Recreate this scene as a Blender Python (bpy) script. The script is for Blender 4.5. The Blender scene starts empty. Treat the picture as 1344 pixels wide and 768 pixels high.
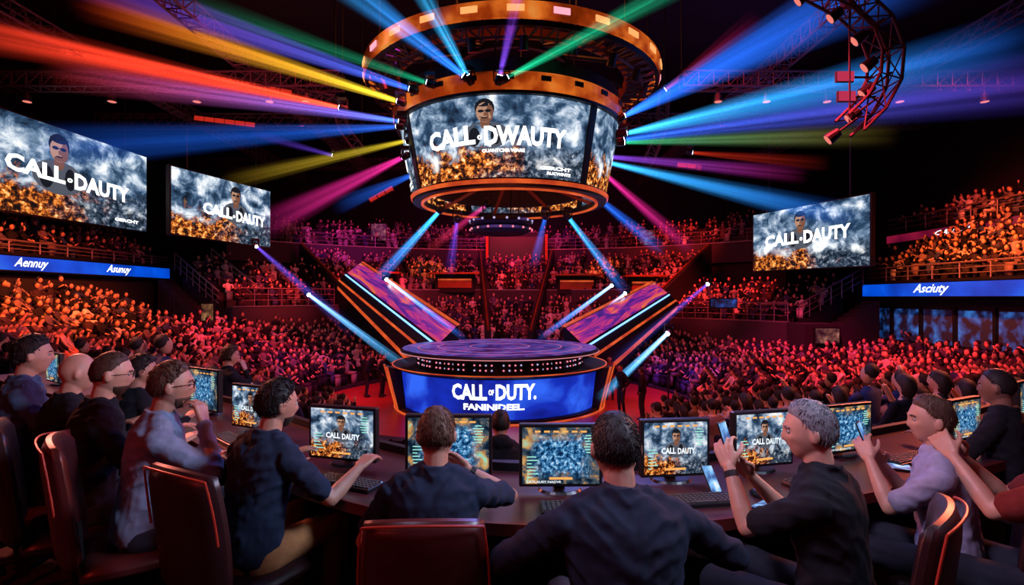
import bpy, bmesh, math, random, time
import numpy as np
from mathutils import Vector, Matrix, Euler, noise
random.seed(7); np.random.seed(7)
PI=math.pi
SC=bpy.context.scene; COL=SC.collection
SC.view_settings.view_transform='Standard'
F=700.0; HZ=390.0; CH=4.3
def at(px,py,Y): return Vector(((px-672)*Y/F, Y, CH-(py-HZ)*Y/F))
def lerp(a,b,t): return a+(b-a)*t
# ---------------------------------------------------------------- materials
MC={}
def mat(name,col,rough=.6,metal=0,emis=None,es=0,var=0,vscale=8,spec=.5):
    if name in MC: return MC[name]
    m=bpy.data.materials.new(name); m.use_nodes=True; n=m.node_tree.nodes; l=m.node_tree.links
    b=n['Principled BSDF']; b.inputs['Base Color'].default_value=(*col,1); b.inputs['Roughness'].default_value=rough
    b.inputs['Metallic'].default_value=metal; b.inputs['Specular IOR Level'].default_value=spec
    tc=n.new('ShaderNodeTexCoord'); nz=n.new('ShaderNodeTexNoise'); nz.inputs['Scale'].default_value=vscale
    l.new(tc.outputs['Object'],nz.inputs['Vector'])
    mx=n.new('ShaderNodeMix'); mx.data_type='RGBA'
    v=max(var,.06)
    mx.inputs['A'].default_value=tuple(c*(1-v) for c in col)+(1,); mx.inputs['B'].default_value=tuple(min(1,c*(1+v)) for c in col)+(1,)
    l.new(nz.outputs['Fac'],mx.inputs['Factor']); l.new(mx.outputs['Result'],b.inputs['Base Color'])
    if emis:
        b.inputs['Emission Color'].default_value=(*emis,1); b.inputs['Emission Strength'].default_value=es
    MC[name]=m; return m
def ramp(n,pts):
    r=n.new('ShaderNodeValToRGB'); e=r.color_ramp.elements
    e[0].position,e[0].color=pts[0][0],(*pts[0][1],1); e[1].position,e[1].color=pts[-1][0],(*pts[-1][1],1)
    for p,c in pts[1:-1]:
        k=e.new(p); k.color=(*c,1)
    return r
def math_(n,l,op,a,b=None):
    m=n.new('ShaderNodeMath'); m.operation=op
    for i,v in enumerate((a,b)):
        if v is None: continue
        if isinstance(v,(int,float)): m.inputs[i].default_value=v
        else: l.new(v,m.inputs[i])
    return m.outputs[0]
def mixc(n,l,f,a,b,mode='MIX'):
    m=n.new('ShaderNodeMix'); m.data_type='RGBA'; m.blend_type=mode
    for k,v in (('Factor',f),('A',a),('B',b)):
        if isinstance(v,(int,float)): m.inputs[k].default_value=v
        elif isinstance(v,tuple): m.inputs[k].default_value=(*v,1)
        else: l.new(v,m.inputs[k])
    return m.outputs['Result']
def screen_mat(name,seed,strength=1.3,kind=0,aspect=1.8):
    m=bpy.data.materials.new(name); m.use_nodes=True; n=m.node_tree.nodes; l=m.node_tree.links; n.clear()
    out=n.new('ShaderNodeOutputMaterial'); em=n.new('ShaderNodeEmission'); em.inputs['Strength'].default_value=strength
    uv=n.new('ShaderNodeUVMap'); uv.uv_map='UVMap'; sp=n.new('ShaderNodeSeparateXYZ'); l.new(uv.outputs[0],sp.inputs[0])
    mp=n.new('ShaderNodeMapping'); mp.inputs['Scale'].default_value=(aspect,1,1); mp.inputs['Location'].default_value=(seed*3.1,seed*1.7,0)
    l.new(uv.outputs[0],mp.inputs[0])
    def nz(sc,det,ro,di):
        k=n.new('ShaderNodeTexNoise'); k.inputs['Scale'].default_value=sc; k.inputs['Detail'].default_value=det; k.inputs['Roughness'].default_value=ro; k.inputs['Distortion'].default_value=di; l.new(mp.outputs[0],k.inputs['Vector']); return k
    n1=nz(3.4,12,.62,.35); n2=nz(13,10,.72,.3)
    if kind==0:
        sky=ramp(n,[(.36,(.008,.014,.03)),(.45,(.03,.07,.14)),(.52,(.18,.27,.40)),(.59,(.60,.68,.78)),(.66,(1,1,1))]); l.new(n1.outputs['Fac'],sky.inputs[0])
        fire=ramp(n,[(.42,(.010,.006,.006)),(.49,(.10,.022,.008)),(.54,(.8,.17,.02)),(.59,(1,.5,.10)),(.67,(1,.95,.65))]); l.new(n2.outputs['Fac'],fire.inputs[0])
        dark=ramp(n,[(.42,(.004,.007,.014)),(.54,(.05,.08,.13)),(.64,(.45,.48,.55))]); l.new(n2.outputs['Fac'],dark.inputs[0])
        hv=math_(n,l,'ADD',sp.outputs[1],math_(n,l,'MULTIPLY',math_(n,l,'SUBTRACT',n1.outputs['Fac'],.5),.9))
        hm=n.new('ShaderNodeMapRange'); hm.inputs['From Min'].default_value=.24; hm.inputs['From Max'].default_value=.42; l.new(hv,hm.inputs[0])
        fm=n.new('ShaderNodeMapRange'); fm.inputs['From Min'].default_value=.66; fm.inputs['From Max'].default_value=.38; l.new(math_(n,l,'ADD',sp.outputs[0],math_(n,l,'MULTIPLY',math_(n,l,'SUBTRACT',n1.outputs['Fac'],.5),1.0)),fm.inputs[0])
        low=mixc(n,l,fm.outputs[0],dark.outputs[0],fire.outputs[0])
        c=mixc(n,l,hm.outputs[0],low,sky.outputs[0])
    else:
        a=ramp(n,[(.40,(.002,.012,.04)),(.48,(.01,.08,.24)),(.56,(.12,.4,.7)),(.66,(.85,.97,1))]); l.new(n2.outputs['Fac'],a.inputs[0])
        f2=ramp(n,[(.42,(.004,.012,.03)),(.52,(.06,.09,.12)),(.6,(.6,.28,.06)),(.7,(.3,.7,.5))]); l.new(n1.outputs['Fac'],f2.inputs[0])
        gx=math_(n,l,'ABSOLUTE',math_(n,l,'SUBTRACT',sp.outputs[0],.5)); gy=math_(n,l,'ABSOLUTE',math_(n,l,'SUBTRACT',sp.outputs[1],.5))
        e=n.new('ShaderNodeMapRange'); e.inputs['From Min'].default_value=.24; e.inputs['From Max'].default_value=.42; l.new(math_(n,l,'MAXIMUM',gx,gy),e.inputs[0])
        c=mixc(n,l,e.outputs[0],a.outputs[0],f2.outputs[0])
    l.new(c,em.inputs[0]); l.new(em.outputs[0],out.inputs[0]); return m
def emit(name,col,s):
    if name in MC: return MC[name]
    m=bpy.data.materials.new(name); m.use_nodes=True; n=m.node_tree.nodes; l=m.node_tree.links; n.clear()
    out=n.new('ShaderNodeOutputMaterial'); em=n.new('ShaderNodeEmission'); em.inputs[0].default_value=(*col,1); em.inputs['Strength'].default_value=s
    l.new(em.outputs[0],out.inputs[0]); MC[name]=m; return m
def emit_noise(name,stops,scale,s,dist=0,base=(.03,.03,.035),rough=.3):
    m=bpy.data.materials.new(name); m.use_nodes=True; n=m.node_tree.nodes; l=m.node_tree.links
    b=n['Principled BSDF']; b.inputs['Base Color'].default_value=(*base,1); b.inputs['Roughness'].default_value=rough; b.inputs['Specular IOR Level'].default_value=.25
    tc=n.new('ShaderNodeTexCoord'); nz=n.new('ShaderNodeTexNoise'); nz.inputs['Scale'].default_value=scale; nz.inputs['Detail'].default_value=4; nz.inputs['Distortion'].default_value=dist
    l.new(tc.outputs['Object'],nz.inputs['Vector']); r=ramp(n,stops); l.new(nz.outputs['Fac'],r.inputs[0])
    l.new(r.outputs[0],b.inputs['Emission Color']); b.inputs['Emission Strength'].default_value=s
    MC[name]=m; return m
M_black=mat('black_metal',(.010,.010,.012),.5,.4)
M_plastic=mat('black_plastic',(.008,.008,.010),.35)
M_dark=mat('dark_paint',(.010,.008,.012),.85)
M_front=mat('balcony_paint',(.035,.024,.034),.7,var=.3,vscale=1)
M_conc=mat('dark_concrete',(.018,.012,.016),.9,var=.3,vscale=1.5)
M_floor=mat('arena_floor_red',(.34,.03,.02),.35,var=.4,vscale=.6)
M_plat=mat('platform_carpet',(.030,.008,.009),.95,var=.4,vscale=20)
M_seatb=mat('bench_plastic',(.014,.006,.009),.6)
M_rail=mat('rail_metal',(.30,.22,.25),.4,.6)
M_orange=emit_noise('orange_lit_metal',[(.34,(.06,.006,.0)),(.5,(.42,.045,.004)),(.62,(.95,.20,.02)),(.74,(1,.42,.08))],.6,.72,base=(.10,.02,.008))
M_orange2=emit_noise('orange_edge',[(.3,(.4,.02,.01)),(.7,(1,.15,.025))],1.0,.85)
M_copper=mat('copper_metal',(.34,.06,.02),.45,.7,emis=(1,.08,.02),es=.03,var=.5,vscale=2)
M_white=emit('lettering_white',(1,1,1),2.0)
M_whiteS=emit('lettering_soft',(.85,.93,1),1.1)
M_lens=emit('lamp_lens',(.75,.88,1),14)
M_bulb=emit('bulb_warm',(1,.25,.35),1.0)
M_bulbp=emit('bulb_pale',(.7,.6,1),.7)
M_desk=mat('desk_dark_laminate',(.060,.016,.020),.28,var=.4,vscale=5)
M_deske=mat('desk_edge',(.10,.014,.012),.3)
# ---------------------------------------------------------------- mesh builder
class MB:
    def __init__(s): s.bm=bmesh.new(); s.mi=0
    def _f(s,vs):
        try:
            f=s.bm.faces.new(vs); f.material_index=s.mi; return f
        except ValueError: return None
    def box(s,c,size,R=None,top=1.0):
        c=Vector(c); hx,hy,hz=[v/2 for v in size]; vs=[]
        for z in (-1,1):
            k=top if z==1 else 1
            for x,y in ((-1,-1),(1,-1),(1,1),(-1,1)):
                p=Vector((x*hx*k,y*hy*k,z*hz)); 
                if R: p=R@p
                vs.append(s.bm.verts.new(c+p))
        for q in ((3,2,1,0),(4,5,6,7),(0,1,5,4),(1,2,6,5),(2,3,7,6),(3,0,4,7)): s._f([vs[i] for i in q])
        return s
    def tube(s,p1,p2,r1,r2=None,seg=8,caps=True):
        p1=Vector(p1);p2=Vector(p2); r2=r1 if r2 is None else r2; d=p2-p1
        if d.length<1e-6: return s
        q=d.to_track_quat('Z','Y'); A=[];B=[]
        for i in range(seg):
            a=2*PI*i/seg; v=q@Vector((math.cos(a),math.sin(a),0)); A.append(s.bm.verts.new(p1+v*r1)); B.append(s.bm.verts.new(p2+v*r2))
        for i in range(seg): s._f((A[i],A[(i+1)%seg],B[(i+1)%seg],B[i]))
        if caps: s._f(A[::-1]); s._f(B)
        return s
    def path(s,pts,r,seg=6):
        for a,b in zip(pts,pts[1:]): s.tube(a,b,r,r,seg)
        return s
    def ell(s,c,rad,R=None,u=14,v=9):
        c=Vector(c); rows=[]
        for j in range(1,v):
            t=PI*j/v; row=[]
            for i in range(u):
                a=2*PI*i/u; p=Vector((rad[0]*math.sin(t)*math.cos(a),rad[1]*math.sin(t)*math.sin(a),rad[2]*math.cos(t)))
                if R: p=R@p
                row.append(s.bm.verts.new(c+p))
            rows.append(row)
        T=Vector((0,0,rad[2]));Bm=-T
        if R: T=R@T;Bm=R@Bm
        T=s.bm.verts.new(c+T);Bm=s.bm.verts.new(c+Bm)
        for i in range(u):
            k=(i+1)%u; s._f((T,rows[0][i],rows[0][k])); s._f((Bm,rows[-1][k],rows[-1][i]))
            for a,b in zip(rows,rows[1:]): s._f((a[i],b[i],b[k],a[k]))
        return s
    def cone2(s,p1,r1,p2,r2,seg=12):
        s.tube(p1,p2,r1,r2,seg); s.ell(p1,(r1,)*3,None,seg,8); s.ell(p2,(r2,)*3,None,seg,8); return s
    def loft(s,rings,seg=20,sq=2.0):
        rows=[]
        for c,rx,ry,R in rings:
            row=[]
            for i in range(seg):
                a=2*PI*i/seg; ca,sa=math.cos(a),math.sin(a)
                p=Vector((rx*math.copysign(abs(ca)**(2/sq),ca),ry*math.copysign(abs(sa)**(2/sq),sa),0))
                if R: p=R@p
                row.append(s.bm.verts.new(Vector(c)+p))
            rows.append(row)
        for a,b in zip(rows,rows[1:]):
            for i in range(seg): s._f((a[i],a[(i+1)%seg],b[(i+1)%seg],b[i]))
        s._f(rows[0][::-1]); s._f(rows[-1]); return s
    def lathe(s,prof,c=(0,0,0),a0=0,a1=2*PI,seg=64,closed=True):
        full=abs(a1-a0-2*PI)<1e-4; n=seg if full else seg+1; rows=[]; c=Vector(c)
        for i in range(n):
            a=a0+(a1-a0)*i/seg; rows.append([s.bm.verts.new(c+Vector((r*math.cos(a),r*math.sin(a),z))) for r,z in prof])
        m=len(prof)
        for i in range(seg):
            A=rows[i];B=rows[(i+1)%n]
            for j in range(m if closed else m-1): s._f((A[j],B[j],B[(j+1)%m],A[(j+1)%m]))
        if closed and not full: s._f(rows[0]); s._f(rows[-1][::-1])
        return s
    def grid(s,fn,nu,nv):
        uvl=s.bm.loops.layers.uv.verify() if not s.bm.loops.layers.uv else s.bm.loops.layers.uv[0]
        V=[[s.bm.verts.new(fn(i/nu,j/nv)) for j in range(nv+1)] for i in range(nu+1)]
        for i in range(nu):
            for j in range(nv):
                f=s._f((V[i][j],V[i+1][j],V[i+1][j+1],V[i][j+1]))
                for lp,(a,b) in zip(f.loops,((i,j),(i+1,j),(i+1,j+1),(i,j+1))): lp[uvl].uv=(a/nu,b/nv)
        return s
    def prism(s,pts,z0,z1):
        A=[s.bm.verts.new((p[0],p[1],z0)) for p in pts];B=[s.bm.verts.new((p[0],p[1],z1)) for p in pts];n=len(pts)
        for i in range(n): s._f((A[i],A[(i+1)%n],B[(i+1)%n],B[i]))
        s._f(A[::-1]); s._f(B); return s
    def mesh(s,name,mats,smooth=False,fix=True):
        if fix: bmesh.ops.recalc_face_normals(s.bm,faces=s.bm.faces)
        me=bpy.data.meshes.new(name); s.bm.to_mesh(me); s.bm.free()
        for m in (mats if isinstance(mats,(list,tuple)) else [mats]): me.materials.append(m)
        if smooth: me.polygons.foreach_set('use_smooth',[True]*len(me.polygons))
        if len(me.uv_layers): me.uv_layers[0].name='UVMap'
        return me
    def build(s,name,mats,parent=None,smooth=False,fix=True):
        return link(name,s.mesh(name,mats,smooth,fix),parent)
def link(name,me,parent=None,loc=None,rot=None):
    o=bpy.data.objects.new(name,me); COL.objects.link(o)
    if parent: o.parent=parent
    if loc is not None: o.location=loc
    if rot is not None: o.rotation_euler=rot
    return o
def tag(o,label=None,cat=None,group=None,kind=None):
    if label: o['label']=label
    if cat: o['category']=cat
    if group: o['group']=group
    if kind: o['kind']=kind
    return o
def thing(name,label,cat,loc=(0,0,0),rz=0,group=None):
    o=bpy.data.objects.new(name,None); COL.objects.link(o); o.location=loc; o.rotation_euler=(0,0,rz); o.empty_display_size=.1
    return tag(o,label,cat,group)
def struct(name,mb,m): return tag(mb.build(name,m),kind='structure')
def bevel(o,w=.01,seg=2):
    b=o.modifiers.new('bevel','BEVEL'); b.width=w; b.segments=seg; b.limit_method='ANGLE'; return o
TS=bpy.data.scenes.new('bake_tmp')
def evalmesh(o):
    TS.collection.objects.link(o)
    with bpy.context.temp_override(scene=TS,view_layer=TS.view_layers[0]):
        dg=bpy.context.evaluated_depsgraph_get(); dg.update(); me=bpy.data.meshes.new_from_object(o.evaluated_get(dg))
    TS.collection.objects.unlink(o); bpy.data.objects.remove(o); return me
# ---------------------------------------------------------------- text
TX={}
def text_data(body,bold=.03,shear=0,sp=.98):
    k=(body,bold,shear)
    if k in TX: return TX[k]
    cu=bpy.data.curves.new('t','FONT'); cu.body=body; cu.offset=bold; cu.shear=shear; cu.resolution_u=2; cu.size=1; cu.space_character=sp
    me=evalmesh(bpy.data.objects.new('t',cu))
    vs=[v.co.copy() for v in me.vertices]; fs=[list(p.vertices) for p in me.polygons]; bpy.data.meshes.remove(me)
    x0=min(v.x for v in vs);x1=max(v.x for v in vs);y0=min(v.y for v in vs);y1=max(v.y for v in vs)
    vs=[((v.x-x0)/(x1-x0),(v.y-y0)/(y1-y0)) for v in vs]; TX[k]=(vs,fs); return TX[k]
def lettering(fn,items,parent,m,name='lettering',off=.012,bold=.03,shear=0):
    mb=MB()
    for it in items:
        t,u0,u1,v0,v1=it[:5]; tilt=it[5] if len(it)>5 else 0
        vs,fs=text_data(t,bold,shear); V=[mb.bm.verts.new(fn(lerp(u0,u1,x),lerp(v0,v1,y)+tilt*(x-.5),off)) for x,y in vs]
        for f in fs: mb._f([V[i] for i in f])
    return mb.build(name,m,parent,fix=False)
M_fskin=emit('figure_skin',(.55,.30,.20),.9); M_fshade=emit('figure_shade',(.24,.10,.06),.9); M_fdark=emit('figure_dark',(.012,.012,.018),1); M_fmid=emit('figure_mid',(.09,.10,.13),1)
def figure(fn,parent,u,v,s,asp,off=.006):
    mb=MB()
    def ell(cx,cy,rx,ry,mi,n=18,o=0):
        mb.mi=mi; vs=[mb.bm.verts.new(fn(u+(cx+rx*math.cos(2*PI*i/n))*s/asp,v+(cy+ry*math.sin(2*PI*i/n))*s,off+o)) for i in range(n)]; mb._f(vs)
    ell(0,-1.25,1.15,.75,2,18,0); ell(-.55,-1.3,.3,.5,1,12,.001); ell(.5,-1.25,.25,.5,1,12,.001); ell(0,-.62,.24,.3,3,14,.0015)
    ell(0,.16,.47,.52,1,18,.002); ell(0,-.04,.41,.52,0,18,.003); ell(.24,-.1,.17,.42,3,12,.0035); ell(0,.42,.42,.17,1,14,.004)
    ell(-.17,.03,.15,.08,1,10,.005); ell(.17,.03,.15,.08,1,10,.005); ell(0,.04,.08,.025,1,8,.005); ell(.02,-.14,.07,.12,3,8,.005); ell(0,-.33,.16,.035,1,10,.006); ell(0,-.42,.24,.12,3,10,.005)
    return mb.build('printed_figure',[M_fskin,M_fdark,M_fmid,M_fshade],parent,fix=False)
def flatfn(a,b,c,d):
    a,b,c,d=map(Vector,(a,b,c,d)); nrm=(b-a).cross(d-a).normalized()
    return lambda u,v,off=0: (a*(1-u)+b*u)*(1-v)+(d*(1-u)+c*u)*v+nrm*off
# ================================================================ SETTING
struct('floor',MB().box((0,22,-.1),(62,70,.2)),M_floor)
struct('ceiling',MB().box((0,22,20.1),(62,70,.2)),M_dark)
struct('wall_left',MB().box((-30,22,10),(.3,70,20)),M_dark)
struct('wall_right',MB().box((30.5,22,10),(.3,70,20)),M_dark)
struct('wall_back',MB().box((0,56,10),(62,.3,20)),M_dark)
struct('wall_front',MB().box((0,-12,10),(62,.3,20)),M_dark)
EP=[(-8.2,7.9),(-7,7.1),(-5.5,6.1),(-4.2,5.3),(-3,4.5),(-2.1,3.7),(-1.2,2.98),(-.5,2.58),(.2,2.45),(.9,2.5),(1.8,2.82),(2.8,3.25),(4.2,3.95),(6,4.95),(7.5,5.8)]
def catm(P,n=6):
    out=[]
    for i in range(1,len(P)-2):
        p0,p1,p2,p3=[Vector(p) for p in P[i-1:i+3]]
        for k in range(n):
            t=k/n; out.append(.5*((2*p1)+(p2-p0)*t+(2*p0-5*p1+4*p2-p3)*t*t+(3*p1-p0-3*p2+p3)*t**3))
    out.append(Vector(P[-2])); return out
EDGE=catm(EP)
def deskline(x):
    for a,b in zip(EDGE,EDGE[1:]):
        if a.x<=x<=b.x: return lerp(a.y,b.y,(x-a.x)/(b.x-a.x))
    return EDGE[0].y if x<EDGE[0].x else EDGE[-1].y
def offs(d):
    r=[]
    for i,p in enumerate(EDGE):
        t=(EDGE[min(i+1,len(EDGE)-1)]-EDGE[max(i-1,0)]).normalized(); r.append(p+Vector((-t.y,t.x))*d)
    return r
PZ=2.5
far=offs(1.15)
pl=[(-9,-8)]+[(9,-8)]+[(9,6.8)]+[(p.x,p.y) for p in far[::-1]]+[(-9,9)]
struct('desk_platform',MB().prism(pl,0,PZ),M_plat)  # raised floor platform that carries the desk and its chairs
# ================================================================ BOWL
C0=Vector((-.5,22,0)); D2R=PI/180
def interp(x,pts):
    if x<=pts[0][0]: return pts[0][1]
    for a,b in zip(pts,pts[1:]):
        if x<=b[0]: return lerp(a[1],b[1],(x-a[0])/(b[0]-a[0]))
    return pts[-1][1]
def zL(r,th): h=interp(th,[(-75,2.7),(-45,2.3),(-15,1.3),(12,1.0),(50,1.0),(130,2.2),(165,3.4),(180,3.8),(215,3.9),(255,3.4)]); return .1+h*(max(0,(r-7.5))/11.2)**1.15
def zB(r,th): return interp(r,[(7.8,.2),(10.2,1.2),(15.4,3.3),(16.3,3.5),(17.2,4.4),(23.2,6.9)])
SP=[]
def polar(r,th,z=0): return Vector((C0.x+r*math.cos(th*D2R),C0.y+r*math.sin(th*D2R),z))
def tier(label,th0,th1,rs,zf,bank,fill=.93,gaps=(),skip=None,vis=None,rgap=()):
    t=thing('seating_tier',label,'seating tier',polar(rs[0],(th0+th1)/2,0)); off=-t.location
    mb=MB(); bb=MB(); n=max(2,int(abs(th1-th0)/2.5)); dr=rs[1]-rs[0]
    for i in range(n):
        a,b=lerp(th0,th1,i/n),lerp(th0,th1,(i+1)/n)
        for k,r in enumerate(rs):
            pm=polar(r+dr/2,(a+b)/2)
            if skip and skip(pm.x,pm.y): continue
            za,zb=zf(r,a),zf(r,b); zp=(zf(rs[k-1],a),zf(rs[k-1],b)) if k else (0,0)
            v=lambda r_,th_,z_: mb.bm.verts.new(polar(r_,th_,z_)+off)
            mb._f((v(r,a,za),v(r,b,zb),v(r+dr,b,zb),v(r+dr,a,za)))
            mb._f((v(r,a,zp[0]),v(r,b,zp[1]),v(r,b,zb),v(r,a,za)))
            w=lambda r_,th_,z_: bb.bm.verts.new(polar(r_,th_,z_)+off)
            r1,r2=r+dr*.45,r+dr*.9
            bb._f((w(r1,a,za+.42),w(r1,b,zb+.42),w(r2,b,zb+.42),w(r2,a,za+.42)))
            bb._f((w(r1,a,za),w(r1,b,zb),w(r1,b,zb+.42),w(r1,a,za+.42)))
            bb._f((w(r2,a,za),w(r2,b,zb),w(r2,b,zb+.42),w(r2,a,za+.42)))
    for th in (th0,th1):
        for k,r in enumerate(rs):
            z=zf(r,th); pm=polar(r+dr/2,th)
            if skip and skip(pm.x,pm.y): continue
            v=lambda r_,z_: mb.bm.verts.new(polar(r_,th,z_)+off)
            mb._f((v(r,0),v(r+dr,0),v(r+dr,z),v(r,z)))
    mb.build('steps',M_conc,t,fix=False); bb.build('bench',M_seatb,t,fix=False)
    for k,r in enumerate(rs):
        if any(a<=r<b for a,b in rgap): continue
        rr=r+dr*.6; L=rr*abs(th1-th0)*D2R; ns=int(L/.50)
        for j in range(ns):
            th=th0+(th1-th0)*(j+.5)/ns
            if any(g0<th<g1 for g0,g1 in gaps) or random.random()>fill: continue
            p=polar(rr,th+random.uniform(-.1,.1),zf(r,th))
            if skip and skip(p.x,p.y): continue
            if vis and not vis(p.x,p.y): continue
            SP.append((p.x,p.y,p.z,math.atan2(C0.y-p.y,C0.x-p.x)-PI/2,bank))
    return t
def skipdesk(x,y): return y<deskline(max(-7,min(6,x)))+1.6 or (abs(x)<8.6 and y<6.2 and x<0)
def view_gap(x,y): return not (-.30<x/max(y,.1)<.265 and y<20)
R=lambda a,n,d=.85:[a+d*i for i in range(n)]
tier('lower seating bank left of the stage, packed to the ribbon screen',170,254,R(7.8,13),zL,'left',vis=view_gap,skip=skipdesk,gaps=((196,197.8),(222,223.8),(183,184.4)))
tier('low seating rows on the floor behind left of stage',130,170,R(7.8,9),zL,'left',gaps=((149,150.8),))
tier('steep seating bank directly behind the stage',50,130,R(7.8,18),zB,'back',gaps=((94.0,96.6),(79.2,81.8),(112,113.6),(62.7,64.3),(121,122.4),(102.5,103.5),(71.5,72.5)),rgap=((15.3,17.1),(9.4,10.2)))
tier('low seating rows on the floor behind right of stage',12,50,R(7.8,9),zL,'right',gaps=((30,31.8),))
tier('lower seating bank right of the stage in front of the lounge',-74,12,R(7.8,13),zL,'right',vis=view_gap,skip=skipdesk,gaps=((-20,-18.2),(-48,-46.2),(-3,-1.6)))
tier('corner balcony seating left, over the stair rail',131,154,R(16.6,5),lambda r,th: 3.6+(r-16.4)*.5,'back',fill=.8,gaps=((146,147.5),(139,140.3)))
tier('corner balcony seating right, under the right hanging screen',23,49,R(16.6,5),lambda r,th: 2.7+(r-16.4)*.42,'back',fill=.8,gaps=((31,32.5),(40,41.3)))
tier('upper balcony seating ring behind and above the stage',38,142,R(25,4),lambda r,th: 8.2+(r-25)*.55,'back',fill=.8,gaps=[(a,a+1.4) for a in range(44,140,9)])
def side_tier(label,x0,sgn,y0,y1,z0,n,dz,bank,fill=.95):
    t=thing('seating_tier',label,'seating tier',(x0,(y0+y1)/2,0)); mb=MB(); bb=MB(); L=y1-y0
    for k in range(n):
        xx=sgn*(.85*k+.43); mb.box((xx,0,z0+k*dz-.15),(.85,L,.3+dz)); bb.box((xx+sgn*.2,0,z0+k*dz+dz/2+.2),(.4,L,.42))
        for j in range(int(L/.5)):
            if random.random()<fill and j%11!=5: SP.append((x0+xx+sgn*.1,y0+.3+j*.5,z0+k*dz+dz/2,(PI/2 if sgn>0 else -PI/2),bank))
    mb.build('steps',M_conc,t); bb.build('bench',M_seatb,t)
side_tier('upper left seating tier over the blue ribbon screen',-20.4,-1,12,31,5.75,5,.36,'upper left')
side_tier('upper right seating tier over the blue ribbon screen',19.7,1,12,29.5,4.95,6,.40,'upper right')
side_tier('topmost right seating tier over the red band',25.0,1,14,35,8.2,2,.45,'upper right',.85)
M_ribbon=emit_noise('ribbon_blue',[(.3,(.0,.02,.30)),(.55,(.0,.09,.8)),(.75,(.02,.22,1))],.35,.9,base=(0,0,.01),rough=.8)
def fascia(label,x,sgn,y0,y1,z0,z1,txt):
    t=thing('ribbon_screen',label,'ribbon screen',(x,(y0+y1)/2,z0)); L=y1-y0;h=z1-z0
    MB().box((sgn*.14,0,h/2),(.24,L,h)).build('housing',M_dark,t)
    if sgn>0: fn=flatfn((0,L/2,0.04),(0,-L/2,.04),(0,-L/2,h-.04),(0,L/2,h-.04))
    else: fn=flatfn((0,-L/2,0.04),(0,L/2,.04),(0,L/2,h-.04),(0,-L/2,h-.04))
    s=MB().grid(lambda u,v: fn(u,v,.012),24,2).build('display_panel',M_ribbon,t,fix=False)
    lettering(fn,txt,s,M_white,off=.03,bold=.012,shear=.45)
    MB().box((sgn*.12,0,h+.06),(.3,L,.12)).build('cap',M_black,t)
    return t
def yu(Y,y0,y1,sgn): return (y1-Y)/(y1-y0) if sgn>0 else (Y-y0)/(y1-y0)
fascia('blue ribbon screen along the left balcony front',-20.1,-1,12,31.3,5.35,6.0,[('Aennuy',yu(21.5,12,31.3,-1),yu(23.1,12,31.3,-1),.08,.92),('Asunuy',yu(26.4,12,31.3,-1),yu(28.1,12,31.3,-1),.08,.92)])
fascia('blue ribbon screen along the right balcony front',19.2,1,12,29.2,4.3,5.0,[('Asciuty',yu(25.5,12,29.2,1),yu(23.4,12,29.2,1),.08,.92)])
t=fascia('red sign band high on the right balcony front',24.6,1,14,35,7.75,8.3,[('CARRIIIII',yu(31,14,35,1),yu(28.2,14,35,1),.2,.75)])
M_ribr=emit_noise('ribbon_red',[(.3,(.08,.0,.02)),(.7,(.35,.01,.05))],.6,.7)
for c in t.children:
    if c.name.startswith('display'): c.data.materials[0]=M_ribr
lw=thing('lounge_front','dark glazed lounge front with blue light under right balcony','lounge front',(19.9,21,0))
MB().box((.2,0,2.1),(.2,20,4.2)).build('wall_panel',M_dark,lw)
M_blueg=emit_noise('blue_glass',[(.46,(.0,.004,.02)),(.56,(.01,.07,.3)),(.7,(.04,.28,.9))],1.6,.6)
for k in range(9):
    y=-8+k*2; MB().box((.08,y,2.9),(.06,1.7,1.6)).build('window_pane',M_blueg,lw); MB().box((.04,y+1,2.9),(.14,.14,1.9)).build('mullion',M_black,lw)
lw2=thing('concourse_partition','dark concourse partition under the left balcony','partition',(-20.6,21,0)); MB().box((0,0,2.6),(.3,19,5.2)).build('panel',M_dark,lw2)
def arc_wall(label,r,th0,th1,z0,z1,thk=.25,m=None):
    t=thing('balcony_front',label,'balcony front',polar(r,(th0+th1)/2,z0)); off=-t.location; n=max(6,int(abs(th1-th0)/2))
    MB().lathe([(r,z0),(r+thk,z0),(r+thk,z1),(r,z1)],C0+off,th0*D2R,th1*D2R,n).build('panel',m or M_front,t)
    MB().lathe([(r-.03,z1),(r+thk+.03,z1),(r+thk+.03,z1+.06),(r-.03,z1+.06)],C0+off,th0*D2R,th1*D2R,n).build('coping',M_rail,t)
    return t
def railing(label,pts,h=1.0,step=1.2):
    pts=[Vector(p) for p in pts]; t=thing('railing',label,'railing',pts[0]); o=pts[0]; P=[p-o for p in pts]; up=Vector((0,0,1))
    for k in (1,.66,.33): MB().path([p+up*h*k for p in P],.045 if k==1 else .022).build('rail',M_rail,t)
    for a,b in zip(P,P[1:]):
        n=max(1,int((b-a).length/step))
        for i in range(n): q=a.lerp(b,i/n); MB().tube(q,q+up*h,.03,.03,6).build('post',M_rail,t)
    return t
arc_wall('dark curved balcony front below the left corner seats',16.1,131,155,1.5,3.75)
arc_wall('dark curved balcony front below the right corner seats',16.1,22,49,.8,2.95)
arc_wall('long curved upper balcony front behind the stage',24.6,38,142,6.9,8.4)
arc_wall('dark cross aisle wall halfway up the bank behind the stage',17.0,51,129,3.2,4.8,.15)
railing('curved metal rail on the left corner balcony',[polar(16.2,th,3.8) for th in range(132,156,3)])
railing('curved metal rail on the right corner balcony',[polar(16.2,th,3.0) for th in range(22,50,3)])
railing('long curved metal rail of the upper balcony behind the stage',[polar(24.7,th,8.45) for th in range(40,142,4)],.9,1.8)
railing('stair rail sloping down from the left ribbon screen',[(-19.8,31.3,5.9),(-16.2,29.5,3.6)],1.0,.6)
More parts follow.
